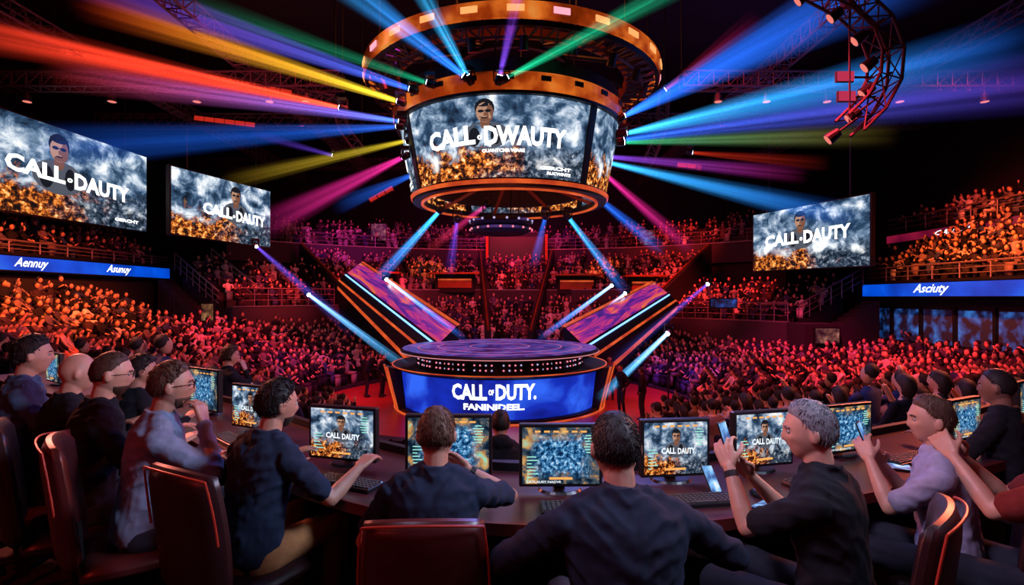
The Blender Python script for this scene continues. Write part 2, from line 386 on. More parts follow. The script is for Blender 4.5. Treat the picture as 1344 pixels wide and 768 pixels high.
railing('stair rail sloping down beside the left corner seats',[(-18.6,33,6.3),(-14.9,31.6,3.8)],1.0,.6)
railing('stair rail sloping down from the right ribbon screen',[(19.1,29,4.9),(15.6,29.0,2.9),(14.2,30.5,2.9)],1.0,.6)
railing('metal rail on top of the upper right balcony',[(19.3,y,5.1) for y in (12,20,29)],.7,1.4)
railing('metal rail on the topmost right balcony',[(24.7,y,8.4) for y in (14,24,35)],.9,1.4)
railing('metal rail on top of the upper left balcony',[(-20.2,y,6.1) for y in (12,20,31.3)],.5,1.4)
for lab,pts in (('stair flight descending from the left ribbon screen',((-19.9,30.6,5.4),(-16.3,28.8,2.9))),('stair flight descending from the right ribbon screen',((19.2,28.4,4.2),(15.4,28.2,1.6)))):
    a,b=map(Vector,pts); t=thing('staircase',lab,'staircase',(a.x,a.y,0)); d=b-a; n=12; mb=MB()
    for i in range(n):
        q=a+d*(i+.5)/n-Vector((a.x,a.y,0)); mb.box((q.x,q.y,q.z/2),(abs(d.x)/n+.05,1.0,q.z))
    mb.build('steps',M_front,t)
def aisle_wall(label,th,r0,r1,zoff=1.0,thk=.35):
    t=thing('stair_parapet',label,'stair parapet',polar(r0,th,0)); d=polar(r1,th)-polar(r0,th); n=Vector((-d.y,d.x,0)).normalized()*thk/2
    mb=MB(); a=Vector((0,0,0)); b=d; z0,z1=zB(r0,th)+zoff,zB(r1,th)+zoff
    vs=[mb.bm.verts.new(p) for p in (a-n,b-n,b+n,a+n,a-n+Vector((0,0,z0)),b-n+Vector((0,0,z1)),b+n+Vector((0,0,z1)),a+n+Vector((0,0,z0)))]
    for q in ((3,2,1,0),(4,5,6,7),(0,1,5,4),(1,2,6,5),(2,3,7,6),(3,0,4,7)): mb._f([vs[i] for i in q])
    mb.build('panel',M_dark,t)
    up=Vector((0,0,1)); MB().tube(a+up*(z0+.1),b+up*(z1+.1),.06,.06,6).build('handrail',M_copper,t)
for lab,th in (('dark stair parapet left of the centre block behind stage',95.4),('dark stair parapet right of the centre block behind stage',80.4),('long diagonal stair parapet at the left end of the back bank',130.5),('long diagonal stair parapet at the right end of the back bank',49.5)):
    aisle_wall(lab,th,9.5,23.5,1.35)
t=thing('control_booth','tall black booth centred at the top of the back bank','booth',(.4,46,0))
MB().box((0,0,5),(5.2,1.6,9.6)).build('body',M_dark,t); MB().box((0,-.85,8.3),(4.6,.1,2.2)).build('window_pane',M_plastic,t)
for x in (-2.5,2.5): MB().box((x,-.9,5.5),(.22,.22,8.2)).build('column',M_copper,t)
for lab,px,py,w in (('orange lit doorway in the back bank, left of the centre block',597,370,2.4),('orange lit doorway in the back bank, right of the centre block',757,372,2.4),('small orange lit doorway at the far left of the back bank',500,370,1.6),('small orange lit doorway at the far right of the back bank',845,374,1.6)):
    p=at(px,py,38.3 if w>2 else 36.4); t=thing('doorway',lab,'doorway',(p.x,p.y,p.z-.6)); MB().box((0,.6,.5),(w+.4,1.2,1.3)).build('portal',M_dark,t)
    MB().box((0,-.03,.45),(w,.05,.55)).build('lit_opening',M_copper,t); MB().box((0,-.06,.76),(w,.05,.12)).build('light_strip',M_orange2,t); MB().box((0,-.3,1.2),(w+1.2,.9,.12)).build('canopy',M_copper,t)
for k,(px,py,Y,w,h,lab,c) in enumerate([(272,410,25.8,.55,.8,'small dark upright sign screen at the left stair',(1,.5,.2)),(1086,441,25.3,1.1,.7,'small wall screen on the dark block right of the stairs',(1,.4,.3)),(950,398,29,1.4,.45,'small blue screen under the right hanging screen',(.05,.2,1)),(497,305,45.2,1.2,1.4,'upright lit sign high behind the stage, left of centre',(.9,.3,.3)),(850,312,44.6,1.2,1.2,'upright lit sign high behind the stage, right of centre',(.3,.5,1))]):
    p=at(px,py,Y); t=thing('wall_screen',lab,'screen',(p.x,p.y,p.z)); MB().box((0,.08,0),(w+.1,.12,h+.1)).build('housing',M_black,t); MB().box((0,.0,0),(w,.03,h)).build('display_panel',emit_noise('wallscreen%d'%k,[(.4,(.01,.01,.02)),(.55,tuple(x*.3 for x in c)),(.7,c)],3,.4),t)
for s,x in (('left',-14.6),('right',14.4)):
    t=thing('equipment_block','dark equipment block with small lamps at the %s stair foot'%s,'cabinet',(x+(-.6 if s=='left' else .6),26.5,0)); MB().box((0,0,1.5),(1.8,1.6,3.0)).build('body',M_dark,t); MB().box((0,-.83,2.6),(.5,.05,.35)).build('panel',M_orange2,t)
# ================================================================ STAGE
st=thing('round_stage','round raised stage with glowing blue lettered front','stage',(C0.x,C0.y,0))
M_bluefront=emit_noise('stage_blue',[(.32,(.002,.006,.16)),(.5,(.006,.03,.5)),(.66,(.03,.14,.95))],.55,1.0,.6,base=(0,0,.01),rough=.7)
M_stagetop=emit_noise('stage_top_led',[(.36,(.012,.004,.08)),(.46,(.05,.03,.30)),(.54,(.03,.10,.5)),(.60,(.35,.05,.30)),(.66,(.08,.05,.4)),(.75,(.4,.35,.7))],1.1,.7,1.5)
MB().lathe([(0,0),(4.1,0),(4.1,.10),(3.85,.14),(3.7,.2),(3.7,1.38),(3.0,1.5),(0,1.5)],seg=96).build('base',M_black,st)
for s in (1,-1):
    c_=(-90+s*70)
    MB().lathe([(3.75,.05),(4.2,.05),(4.62,1.66),(3.75,1.5)],(0,0,0),(c_-5)*D2R,(c_+5)*D2R,4).build('flared_fin',M_black,st)
    for e in (-5.2,4.2): MB().lathe([(4.2,.05),(4.25,.05),(4.68,1.68),(4.6,1.68)],(0,0,0),(c_+e)*D2R,(c_+e+1)*D2R,1).build('fin_edge_light',M_orange2,st)
MB().lathe([(3.68,1.38),(4.2,1.56),(4.32,1.66),(3.8,1.55),(3.4,1.55)],a0=-205*D2R,a1=25*D2R,seg=60).build('upper_trim',M_black,st)
MB().lathe([(4.3,1.63),(4.35,1.64),(4.35,1.675),(4.3,1.67)],a0=-205*D2R,a1=25*D2R,seg=60).build('trim_strip',M_orange2,st)
MB().lathe([(4.22,.0),(4.28,.0),(4.28,.05),(4.22,.05)],seg=80).build('kick_ring',M_orange2,st)
cf=lambda a0,a1,z0,r0,z1,r1:(lambda u,v,off=0:Vector(((lerp(r0,r1,v)+off)*math.cos(lerp(a0,a1,u)*D2R),(lerp(r0,r1,v)+off)*math.sin(lerp(a0,a1,u)*D2R),lerp(z0,z1,v))))
fn=cf(-154,-26,.12,3.90,1.50,4.06)
pn=MB().grid(lambda u,v:fn(u,v,.03),60,3).build('display_panel',M_bluefront,st,fix=False)
lettering(fn,[('CALL',.325,.462,.50,.90),('OF',.468,.488,.63,.77),('DUTY.',.495,.65,.50,.90),('FANINIDEEL.',.37,.605,.25,.41)],pn,M_white,off=.06,bold=.035)
MB().lathe([(0,1.5),(3.4,1.5),(3.4,1.62),(3.3,1.62),(3.3,2.0),(3.55,2.08),(0,2.08)],seg=80).build('drum',M_black,st)
MB().lathe([(3.6,2.04),(3.98,2.10),(4.03,2.2),(3.95,2.26),(3.6,2.26)],seg=96).build('rim',M_black,st)
MB().lathe([(0,2.2),(3.93,2.2),(3.93,2.275),(0,2.275)],seg=96).build('stage_floor',M_stagetop,st)
MB().lathe([(4.03,2.14),(4.045,2.14),(4.045,2.16),(4.03,2.16)],seg=96).build('light_strip',emit('strip_pale',(1,.35,.4),.9),st)
for r in (1.2,2.5,3.3): MB().lathe([(r,2.276),(r+.05,2.276),(r+.05,2.282),(r,2.282)],seg=80).build('floor_ring',emit('ring_pink',(1,.25,.6),.5),st)
bl=MB().ell((0,0,0),(.05,.05,.05),None,8,5).mesh('lamp',M_bulb,True); bl2=MB().ell((0,0,0),(.05,.05,.05),None,8,5).mesh('lamp',M_bulbp,True)
bl3=MB().ell((0,0,0),(.035,.035,.035),None,8,5).mesh('lamp',M_bulb,True); bl4=MB().ell((0,0,0),(.035,.035,.035),None,8,5).mesh('lamp',M_bulbp,True)
for i in range(45):
    a=(-168+156*i/44)*D2R
    for k,z in enumerate((1.72,1.9)): link('lamp',bl3 if (i+k)%3 else bl4,st,(3.36*math.cos(a),3.36*math.sin(a),z))
dfm=[MB().box((0,0,0),(.10,.10,.42),Matrix.Rotation(i*9*D2R,3,'Z')).mesh('df',M_black) for i in range(40)]
for i in range(40):
    a=i*9*D2R; link('drum_fin',dfm[i],st,(3.36*math.cos(a),3.36*math.sin(a),1.81))
wp=bpy.data.materials.new('wing_panel'); wp.use_nodes=True; n=wp.node_tree.nodes; l=wp.node_tree.links; b=n['Principled BSDF']; b.inputs['Base Color'].default_value=(.02,.02,.03,1); b.inputs['Roughness'].default_value=.3
uvn=n.new('ShaderNodeUVMap'); uvn.uv_map='UVMap'; mpn=n.new('ShaderNodeMapping'); mpn.inputs['Scale'].default_value=(1.7,1.1,1); l.new(uvn.outputs[0],mpn.inputs[0]); nz=n.new('ShaderNodeTexNoise'); nz.inputs['Scale'].default_value=1.7; nz.inputs['Detail'].default_value=8; nz.inputs['Roughness'].default_value=.6; nz.inputs['Distortion'].default_value=1.2; l.new(mpn.outputs[0],nz.inputs['Vector'])
rp=ramp(n,[(.32,(.02,.01,.12)),(.42,(.12,.02,.35)),(.48,(.55,.03,.30)),(.54,(1,.10,.12)),(.60,(1,.26,.05)),(.68,(.45,.10,.5))]); l.new(nz.outputs['Fac'],rp.inputs[0]); l.new(rp.outputs[0],b.inputs['Emission Color']); b.inputs['Emission Strength'].default_value=.75
MS=emit('strip_blue',(.2,.45,1),2.2)
def arm(label,A,B,w0,w1):
    A=Vector(A);B=Vector(B); t=thing('stage_wing',label,'stage wing',(A.x,A.y,0)); o=Vector((A.x,A.y,0)); d=(B-A); side=Vector((d.y,-d.x,0)).normalized()
    if side.y>0: side=-side
    side=(side+Vector((0,0,-.75))).normalized(); Z=Vector((0,0,1))
    a0,a1=A-side*w0/2-o,A+side*w0/2-o; b0,b1=B-side*w1/2-o,B+side*w1/2-o
    nrm=d.cross(side).normalized()
    if nrm.z<0: nrm=-nrm
    def solid(top,bot,name,m):
        mb=MB(); lo=[mb.bm.verts.new(q) for q in bot]; hi=[mb.bm.verts.new(q) for q in top]
        for i in range(4): mb._f((lo[i],lo[(i+1)%4],hi[(i+1)%4],hi[i]))
        mb._f(lo[::-1]); mb._f(hi); return mb.build(name,m,t)
    solid((a0,a1,b1,b0),(a0-Z*1.3,a1-Z*1.1,b1-Z*.45,b0-Z*.45),'wing_body',M_black)
    f0=a0.lerp(b0,.05); f1=a1.lerp(b1,.05); g0=a0.lerp(b0,.5); g1=a1.lerp(b1,.5)
    solid((f0-Z*.9,f1-Z*.9,g1-Z*.7,g0-Z*.7),(Vector((f0.x,f0.y,0)),Vector((f1.x,f1.y,0)),Vector((lerp(f1.x,g1.x,.35),lerp(f1.y,g1.y,.35),0)),Vector((lerp(f0.x,g0.x,.35),lerp(f0.y,g0.y,.35),0))),'buttress',M_black)
    def st_(g0_,g1_,nm,m,e=.03,grid=False):
        q=[p+nrm*e for p in (a0.lerp(a1,g0_),b0.lerp(b1,g0_),b0.lerp(b1,g1_),a0.lerp(a1,g1_))]
        if grid: MB().grid(lambda u,v:q[0].lerp(q[1],u).lerp(q[3].lerp(q[2],u),v),8,2).build(nm,m,t)
        else: solid([x for x in q],[x-nrm*(e+.05) for x in q],nm,m)
    st_(.08,.62,'lit_panel',wp,.03,True); st_(-.02,.05,'edge_strip',M_orange2); st_(.68,.72,'blue_edge_light',MS,.04); st_(.94,1.0,'edge_strip',M_orange2)
    e=side*.02; solid((a1+e-Z*.90,b1+e-Z*.30,b1+e-Z*.30+side*.03,a1+e-Z*.90+side*.03),(a1+e-Z*1.12,b1+e-Z*.46,b1+e-Z*.46+side*.03,a1+e-Z*1.12+side*.03),'underside_light',M_orange2)
arm('long angular glowing wing rising from the stage to the left',at(582,446,24.3),at(460,356,31),2.2,1.9)
arm('long angular glowing wing rising from the stage to the right',at(760,448,24.3),at(872,382,31),2.2,1.9)
# ================================================================ HANGING VIDEO DRUM
JX,JY=-.1,22.0
ju=thing('hanging_video_drum','large round hanging video drum with orange bands over the stage','video drum',(JX,JY,8.3)); sz=lambda z:z-8.3
scr_m=screen_mat('drum_screen_image',1.0,1.15,0,2.3)
for k,(a0,a1) in enumerate(((-146,-50),(-46,34),(38,118),(122,210))):
    fn=cf(a0,a1,sz(8.38),3.92,sz(11.0),4.42)
    s=MB().grid(lambda u,v:fn(u,v,0),28,6).build('screen_panel',scr_m,ju,fix=False)
    if k!=1:
        figure(fn,s,.47,.80,.23,2.3,.02)
        lettering(fn,[('CALL',.15,.42,.40,.64,.02),('o',.43,.455,.46,.52),('DWAUTY',.465,.87,.38,.62,-.01),('OUANTCMR WARE',.45,.66,.30,.345),('GERCHT',.74,.92,.10,.145),('RUCWINTE',.78,.92,.04,.08)],s,M_white,off=.05,bold=.045)
    MB().lathe([(3.85,0),(3.98,0),(4.5,2.75),(4.36,2.75)],(0,0,0),(a1)*D2R,(a1+4)*D2R,2).build('frame_post',M_black,ju)
MB().lathe([(3.5,-.22),(3.92,-.22),(4.0,.04),(3.85,.08),(3.5,.0)],seg=96).build('bottom_band',M_black,ju)
MB().lathe([(3.94,-.14),(4.0,-.10),(4.02,.0),(3.94,.0)],seg=96).build('bottom_light_ring',M_orange2,ju)
MB().lathe([(3.50,-.28),(3.60,-.28),(3.60,-.2),(3.50,-.2)],seg=96).build('inner_light_ring',M_orange2,ju)
MB().lathe([(4.3,2.78),(4.60,2.78),(4.70,3.0),(4.70,3.30),(4.55,3.42),(4.2,3.42)],seg=96).build('top_band',M_orange,ju)
MB().lathe([(4.42,2.68),(4.60,2.68),(4.60,2.78),(4.42,2.78)],seg=96).build('shadow_gap',M_black,ju)
MB().lathe([(4.2,3.42),(4.5,3.42),(4.45,3.9),(4.3,3.9)],seg=64).build('upper_collar',M_black,ju)
MB().lathe([(2.9,.2),(3.1,.2),(3.6,2.6),(3.4,2.6)],seg=48).build('inner_shell',M_dark,ju)
for k in range(24):
    a=k*15*D2R; link('lamp_box',MB().box((0,0,0),(.06,.34,.16),Matrix.Rotation(a,3,'Z')).mesh('lb',M_black),ju,(4.72*math.cos(a),4.72*math.sin(a),3.15))
for k in range(8):
    a=(k*45+12)*D2R; MB().tube((3.7*math.cos(a),3.7*math.sin(a),-.05),(.8*math.cos(a),.8*math.sin(a),.9),.08,.08,6).build('strut',M_copper,ju)
MB().lathe([(.6,.7),(1.0,.7),(1.0,1.6),(.6,1.6)],seg=32).build('hub',M_orange2,ju)
for k in range(6):
    a=(k*60+20)*D2R; MB().tube((2.8*math.cos(a),2.8*math.sin(a),2.4),(3.2*math.cos(a),3.2*math.sin(a),11.6),.04,.04,6).build('cable',M_black,ju)
cl=thing('speaker_cluster','small round speaker cluster hanging under the video drum','speaker cluster',(-.45,22,6.9))
MB().lathe([(0,0),(1.0,0),(1.25,.12),(1.25,.22),(1.0,.28),(0,.28)],seg=40).build('lower_ring',M_black,cl)
MB().lathe([(0,.32),(1.1,.32),(1.28,.45),(1.28,.55),(1.0,.62),(0,.62)],seg=40).build('upper_ring',M_black,cl)
for k in range(16):
    a=k*PI/8; link('lamp',bl,cl,(1.27*math.cos(a),1.27*math.sin(a),.17)); link('lamp',bl2,cl,(1.29*math.cos(a+.2),1.29*math.sin(a+.2),.5))
for k in range(4):
    a=k*PI/2+.5; MB().tube((.8*math.cos(a),.8*math.sin(a),.6),(.9*math.cos(a),.9*math.sin(a),2.0),.03,.03,6).build('cable',M_black,cl)
rg=thing('lighting_ring','large orange circular lighting ring hanging above the drum','lighting ring',(0,22.7,12.95))
MB().lathe([(5.95,.10),(6.08,.10),(6.12,.60),(5.95,.60)],seg=96).build('outer_band',M_orange,rg)
MB().lathe([(5.9,-.10),(6.0,-.12),(6.04,.02),(5.9,.02)],seg=96).build('lower_rail',M_black,rg)
MB().lathe([(4.70,.05),(4.8,.05),(4.8,.42),(4.70,.42)],seg=96).build('inner_band',M_copper,rg)
M_truss=mat('truss_metal',(.055,.035,.045),.6,.2)
mb=MB(); n_=60
for k in range(n_):
    a=k*2*PI/n_;b=(k+.5)*2*PI/n_;c=(k+1)*2*PI/n_
    P_=lambda r,t,z:(r*math.cos(t),r*math.sin(t),z)
    for z in (-.02,.45): mb.tube(P_(4.75,a,z),P_(5.97,b,z),.035,.035,5); mb.tube(P_(5.97,b,z),P_(4.75,c,z),.035,.035,5)
    mb.tube(P_(5.4,a,-.2),P_(5.4,c,-.2),.05,.05,5); mb.tube(P_(5.4,a,-.2),P_(5.97,b,.1),.03,.03,5); mb.tube(P_(5.4,a,-.2),P_(4.75,b,.1),.03,.03,5)
mb.build('lattice',M_truss,rg)
M_sign=emit('sign_warm',(1,.38,.12),1.2); M_sign2=emit('sign_pink',(1,.35,.45),1.3)
for k in range(26):
    a=(k*360/26+8)*D2R; q=MB().box((0,0,0),(.04,.55,.2),Matrix.Rotation(a,3,'Z')).build('lamp_panel',M_sign2 if k%5==0 else M_sign,rg); q.location=(6.13*math.cos(a),6.13*math.sin(a),.36)
for k in range(20):
    a=(k*18+4)*D2R; MB().tube((5.5*math.cos(a),5.5*math.sin(a),-.2),(5.35*math.cos(a),5.35*math.sin(a),-.62),.13,.17,10).build('lamp_can',M_plastic,rg)
for k in range(6):
    a=k*PI/3+.3; MB().tube((5.5*math.cos(a),5.5*math.sin(a),.4),(5.5*math.cos(a),5.5*math.sin(a),6.6),.04,.04,6).build('cable',M_black,rg)
MB().lathe([(2.2,.9),(2.4,.9),(2.4,1.3),(2.2,1.3)],seg=40).build('core_band',M_black,rg)
for k in range(12):
    a=k*PI/6; MB().tube((2.3*math.cos(a),2.3*math.sin(a),1.1),(4.75*math.cos(a),4.75*math.sin(a),.3),.09,.09,6).build('spoke',M_black,rg)
# ================================================================ TRUSSES
def truss(label,pts,w=.5,par_=None):
    pts=[Vector(p) for p in pts]; o=pts[0]; t=thing('truss',label,'truss',o); P=[p-o for p in pts]; up=Vector((0,0,1)); L=[[],[],[],[]]
    for i,p in enumerate(P):
        d=(P[min(i+1,len(P)-1)]-P[max(i-1,0)]).normalized(); s=d.cross(Vector((0,1,0)) if abs(d.z)>.2 else up).normalized()*w/2; u2=s.cross(d).normalized()*w/2
        for k,(a,b) in enumerate(((1,1),(-1,1),(-1,-1),(1,-1))): L[k].append(p+s*a+u2*b)
    for k in range(4): MB().path(L[k],.045,6).build('chord',M_truss,t)
    mb=MB()
    for k in range(4):
        A=L[k];B=L[(k+1)%4]
        for i in range(len(P)-1):
            n=max(1,int(round((P[i+1]-P[i]).length/w)))
            for j in range(n):
                a=A[i].lerp(A[i+1],j/n); b=B[i].lerp(B[i+1],(j+1)/n); mb.tube(a,b,.024,.024,4,False); mb.tube(a,B[i].lerp(B[i+1],j/n),.024,.024,4,False)
    mb.build('lattice',M_truss,t)
    for p in (P[0],P[-1]): MB().tube(p,(p.x,p.y,19.95-o.z),.03,.03,6).build('cable',M_black,t)
    return t
truss('straight ceiling truss crossing in front of the ring, nearest',[(-24,14.5,15.2),(24,14.5,15.2)])
truss('straight ceiling truss crossing left of the drum',[(-24,22,13.2),(-7,22,13.2)],.6)
truss('straight ceiling truss crossing right of the drum',[(7,22,13.2),(24,22,13.2)],.6)
truss('straight ceiling truss crossing behind the drum',[(-24,31,14.5),(24,31,14.5)],.7)
truss('straight ceiling truss far at the back of the hall',[(-24,41,14.5),(24,41,14.5)],.7)
truss('ceiling truss running back along the left side',[(-11,12,14),(-11,46,14)],.6)
truss('ceiling truss running back along the right side',[(11,12,14),(11,46,14)],.6)
truss('outer ceiling truss running back at the far left',[(-18,14,14.5),(-18,46,14.5)],.6)
truss('outer ceiling truss running back at the far right',[(18,14,14.5),(18,46,14.5)],.6)
truss('sloping truss carrying the red light bar at upper left',[at(70,68,22.3),at(440,136,22.3)],.5)
AR=[(1000,-62),(1030,-40),(1075,-18),(1118,5),(1150,35),(1163,70),(1160,105),(1142,138),(1115,165)]
truss('dark curved hanging truss at the upper right with lamps',[at(a,b,15) for a,b in AR],.6)
truss('small curved truss segment right of the drum',[at(850,215,24),at(868,170,24),at(872,120,24)],.4)
truss('small curved truss segment left of the drum',[at(440,130,24),at(452,170,24),at(475,200,24)],.4)
# ================================================================ MOVING HEADS + BEAMS
h_base=MB().box((0,0,.3),(.34,.26,.12)).mesh('b',M_plastic)
mb=MB(); mb.box((-.17,0,.1),(.04,.12,.34)); mb.box((.17,0,.1),(.04,.12,.34)); mb.box((0,0,.25),(.38,.12,.04)); h_yoke=mb.mesh('y',M_plastic)
h_head=MB().loft([((0,0,-.2),.09,.09,None),((0,0,-.14),.13,.13,None),((0,0,.08),.14,.14,None),((0,0,.12),.12,.12,None)],14).mesh('h',M_plastic,True)
h_lens=MB().tube((0,0,.12),(0,0,.135),.1,.1,16).mesh('l',M_lens)
def beam_mat(name,col,col2,B,L,r0,r1,pw,seed):
    m=bpy.data.materials.new(name); m.use_nodes=True; n=m.node_tree.nodes; l=m.node_tree.links; n.clear()
    out=n.new('ShaderNodeOutputMaterial'); em=n.new('ShaderNodeEmission'); tc=n.new('ShaderNodeTexCoord'); sp=n.new('ShaderNodeSeparateXYZ'); l.new(tc.outputs['Object'],sp.inputs[0])
    t=math_(n,l,'DIVIDE',sp.outputs[2],L); rr=math_(n,l,'MULTIPLY_ADD',t,r1-r0); rr.node.inputs[2].default_value=r0
    inv=math_(n,l,'MAXIMUM',math_(n,l,'SUBTRACT',1.0,t),0.0)
    xn=math_(n,l,'DIVIDE',sp.outputs[0],rr); yn=math_(n,l,'DIVIDE',sp.outputs[1],rr)
    rho=math_(n,l,'SQRT',math_(n,l,'ADD',math_(n,l,'MULTIPLY',xn,xn),math_(n,l,'MULTIPLY',yn,yn)))
    soft=math_(n,l,'POWER',math_(n,l,'MAXIMUM',math_(n,l,'SUBTRACT',1.0,rho),0.0),1.3)
    cb=n.new('ShaderNodeCombineXYZ'); l.new(xn,cb.inputs[0]); l.new(yn,cb.inputs[1]); cb.inputs[2].default_value=seed
    nz=n.new('ShaderNodeTexNoise'); nz.inputs['Scale'].default_value=2.6; nz.inputs['Detail'].default_value=2; l.new(cb.outputs[0],nz.inputs['Vector'])
    stx=n.new('ShaderNodeMapRange'); stx.inputs['From Min'].default_value=.38; stx.inputs['From Max'].default_value=.66; stx.inputs['To Min'].default_value=.15; stx.inputs['To Max'].default_value=2.2; l.new(nz.outputs['Fac'],stx.inputs[0])
    b=math_(n,l,'MULTIPLY',math_(n,l,'POWER',inv,pw),B); b=math_(n,l,'DIVIDE',b,rr); b=math_(n,l,'MULTIPLY',b,soft); b=math_(n,l,'MULTIPLY',b,stx.outputs[0])
    hot=math_(n,l,'POWER',inv,12.0); b2=math_(n,l,'MULTIPLY',b,math_(n,l,'ADD',1.0,math_(n,l,'MULTIPLY',hot,2.2)))
    c=mixc(n,l,t,col,col2); l.new(c,em.inputs[0]); l.new(b2,em.inputs['Strength']); l.new(em.outputs[0],out.inputs['Volume']); return m
def mover(A,B,r1,col,label,Bs=.9,col2=None,r0=.09,pw=1.1):
    A=Vector(A);B=Vector(B); d=B-A; L=d.length; q=d.to_track_quat('Z','Y')
    t=thing('moving_head_light',label,'stage light',A)
    link('base',h_base,t); link('yoke',h_yoke,t); hd=link('head',h_head,t); hd.rotation_euler=q.to_euler(); link('lens',h_lens,hd)
    mb=MB(); mb.tube((0,0,.15),(0,0,L),r0,r1,24); mt=beam_mat('beam_light',col,col2 or col,Bs,L,r0,r1,pw,random.random()*30)
    link('light_beam',mb.mesh('beam',mt),hd)
blu=(.02,.16,1);cy=(.04,.48,1);vi=(.22,.08,1);gr=(.01,.55,.25);rd=(1,.05,.02);og=(1,.3,.02);mg=(1,.03,.35);yg=(.8,.6,.03);wb=(.25,.5,1);pu=(.4,.06,.8)
BM=[((612,102,17.4),(400,-60,15.5),.7,blu,'stage light on the drum throwing a bright blue beam up left',2.6,cy),
((616,104,17.4),(525,-60,16),.48,cy,'stage light on the drum throwing a cyan beam steeply up left',2.0,cy),
((655,104,17.3),(695,-70,16),.4,vi,'stage light on the drum throwing a violet beam straight up',1.1,pu),
((662,104,17.3),(950,-50,17),.55,gr,'stage light on the drum throwing a green beam up right',1.4,(.02,.6,.3)),
((565,110,18.0),(200,-15,18),.6,gr,'stage light on the drum throwing a teal green beam far left',.5,(.03,.35,.2)),
((542,118,18.4),(60,-45,18),.9,blu,'stage light on the drum throwing a purple beam far left',1.3,pu),
((526,134,19),(100,0,19),.75,yg,'stage light on the drum throwing a yellow to orange beam left',2.3,(1,.04,.01)),
((450,142,20),(-120,22,19),.95,rd,'stage light on the left truss throwing a red beam left',2.6,rd),
((528,160,19.4),(60,95,19),.7,blu,'stage light on the drum throwing a blue to red beam left',2.0,rd),
((525,166,19.4),(-30,200,24),1.5,blu,'stage light on the drum throwing a faint blue beam level left',.45,blu),
((537,184,20),(290,240,22),.5,yg,'stage light on the drum throwing a yellow green beam low left',.8,(.6,.35,.03)),
((532,205,20),(340,300,24),.9,mg,'stage light on the drum throwing a magenta beam low left',.9,mg),
((545,228,21),(440,272,24),.5,blu,'stage light on the drum throwing a short blue beam low left',.7,blu),
((816,154,20),(1230,-60,18),1.7,blu,'stage light on the drum throwing a broad blue beam up right',2.5,blu),
((818,176,20),(1360,55,20),1.5,cy,'stage light on the drum throwing a broad pale blue beam right',1.7,blu),
((815,187,20),(1180,176,20),.65,gr,'stage light on the drum throwing a green beam level right',.8,(.5,.3,.04)),
((814,184,20),(1480,90,20),1.6,blu,'stage light on the drum throwing a faint blue beam far right',1.0,vi),
((792,212,21),(1130,290,24),.85,cy,'stage light on the drum throwing a blue beam low right',1.6,blu),
((790,205,21),(1060,230,23),.5,vi,'stage light on the drum throwing a violet beam level right',.7,mg),
((790,225,21),(910,330,26),.55,mg,'stage light on the drum throwing a magenta beam low right',.7,mg),
((770,248,22),(870,330,27),.5,blu,'stage light under the drum throwing a blue beam down right',1.1,blu),
((745,284,22),(822,384,28),.4,cy,'stage light under the drum throwing a narrow cyan beam down right',1.7,blu),
((578,276,22),(493,370,28),.45,cy,'stage light under the drum throwing a narrow cyan beam down left',2.1,blu),
((600,288,22),(590,360,28),.4,vi,'stage light under the drum throwing a faint violet beam down',.35,vi),
((716,284,22),(700,350,30),.4,blu,'stage light under the drum throwing a faint blue beam down',.4,blu),
((404,386,28),(550,495,21.5),.28,wb,'stage light on the left corner rail aiming at the stage',3.0,cy),
((335,322,29),(470,440,26),.5,vi,'stage light under the second left screen aiming down right',.7,blu),
((878,436,22),(785,525,19),.25,wb,'stage light on a stand right of the stage, brightest',3.6,cy),
((506,366,29),(612,446,23),.2,wb,'stage light at the top of the left wing',2.9,blu),
((804,374,29),(706,446,23),.2,wb,'stage light at the top of the right wing',2.7,blu),
((822,384,29),(740,446,25),.18,wb,'stage light on the right wing, outer one',1.7,vi),
((930,372,28),(800,480,22),.4,vi,'stage light on the right corner rail',.5,blu),
((640,268,22),(560,330,29),.4,mg,'stage light under the drum centre throwing a red beam back left',.4,rd),
((440,205,26),(330,175,26),.35,vi,'stage light on the small left truss throwing a violet beam left',.4,vi),
((905,200,26),(1090,215,26),.5,rd,'stage light right of the drum throwing a dim red beam right',.4,rd),
((870,120,24),(1000,20,22),.6,rd,'stage light on the small right truss throwing a dim red beam up',.35,mg)]
for a,b,r1,c,lab,s,c2 in BM: mover(at(*a),at(*b),r1,c,lab,s*.84,c2)
par=MB().tube((0,0,0),(0,0,-.34),.13,.18,12).mesh('par',M_plastic); parl=MB().tube((0,0,-.34),(0,0,-.35),.15,.15,12).mesh('parl',emit('par_red',(1,.25,.2),.9))
parb=MB().tube((0,0,-.02),(0,0,.55),.03,.03,6).mesh('parb',M_black)
ORD=['lowest lamp','second lamp from the bottom','third lamp from the bottom','fourth lamp from the bottom','fifth lamp from the bottom','sixth lamp from the bottom','seventh lamp from the bottom']
for k,(a,b) in enumerate(AR[::-1][:7]):
    p=at(a-14,b+8,15); t=thing('par_lamp',ORD[k]+' on the dark curved truss at upper right','stage light',p); t.rotation_euler=(.3,.9,0)
    link('can',par,t); link('lens',parl,t); link('bracket',parb,t)
for k,x in enumerate((-20,-16.5,-13,-10,-8.5,8.5,10.5,13,16,19.5)):
    t=thing('par_lamp','small lamp hanging from the side ceiling trusses','stage light',(x,22,12.7),0,'lamps on the side ceiling trusses'); link('can',par,t); link('lens',parl,t); link('bracket',parb,t)
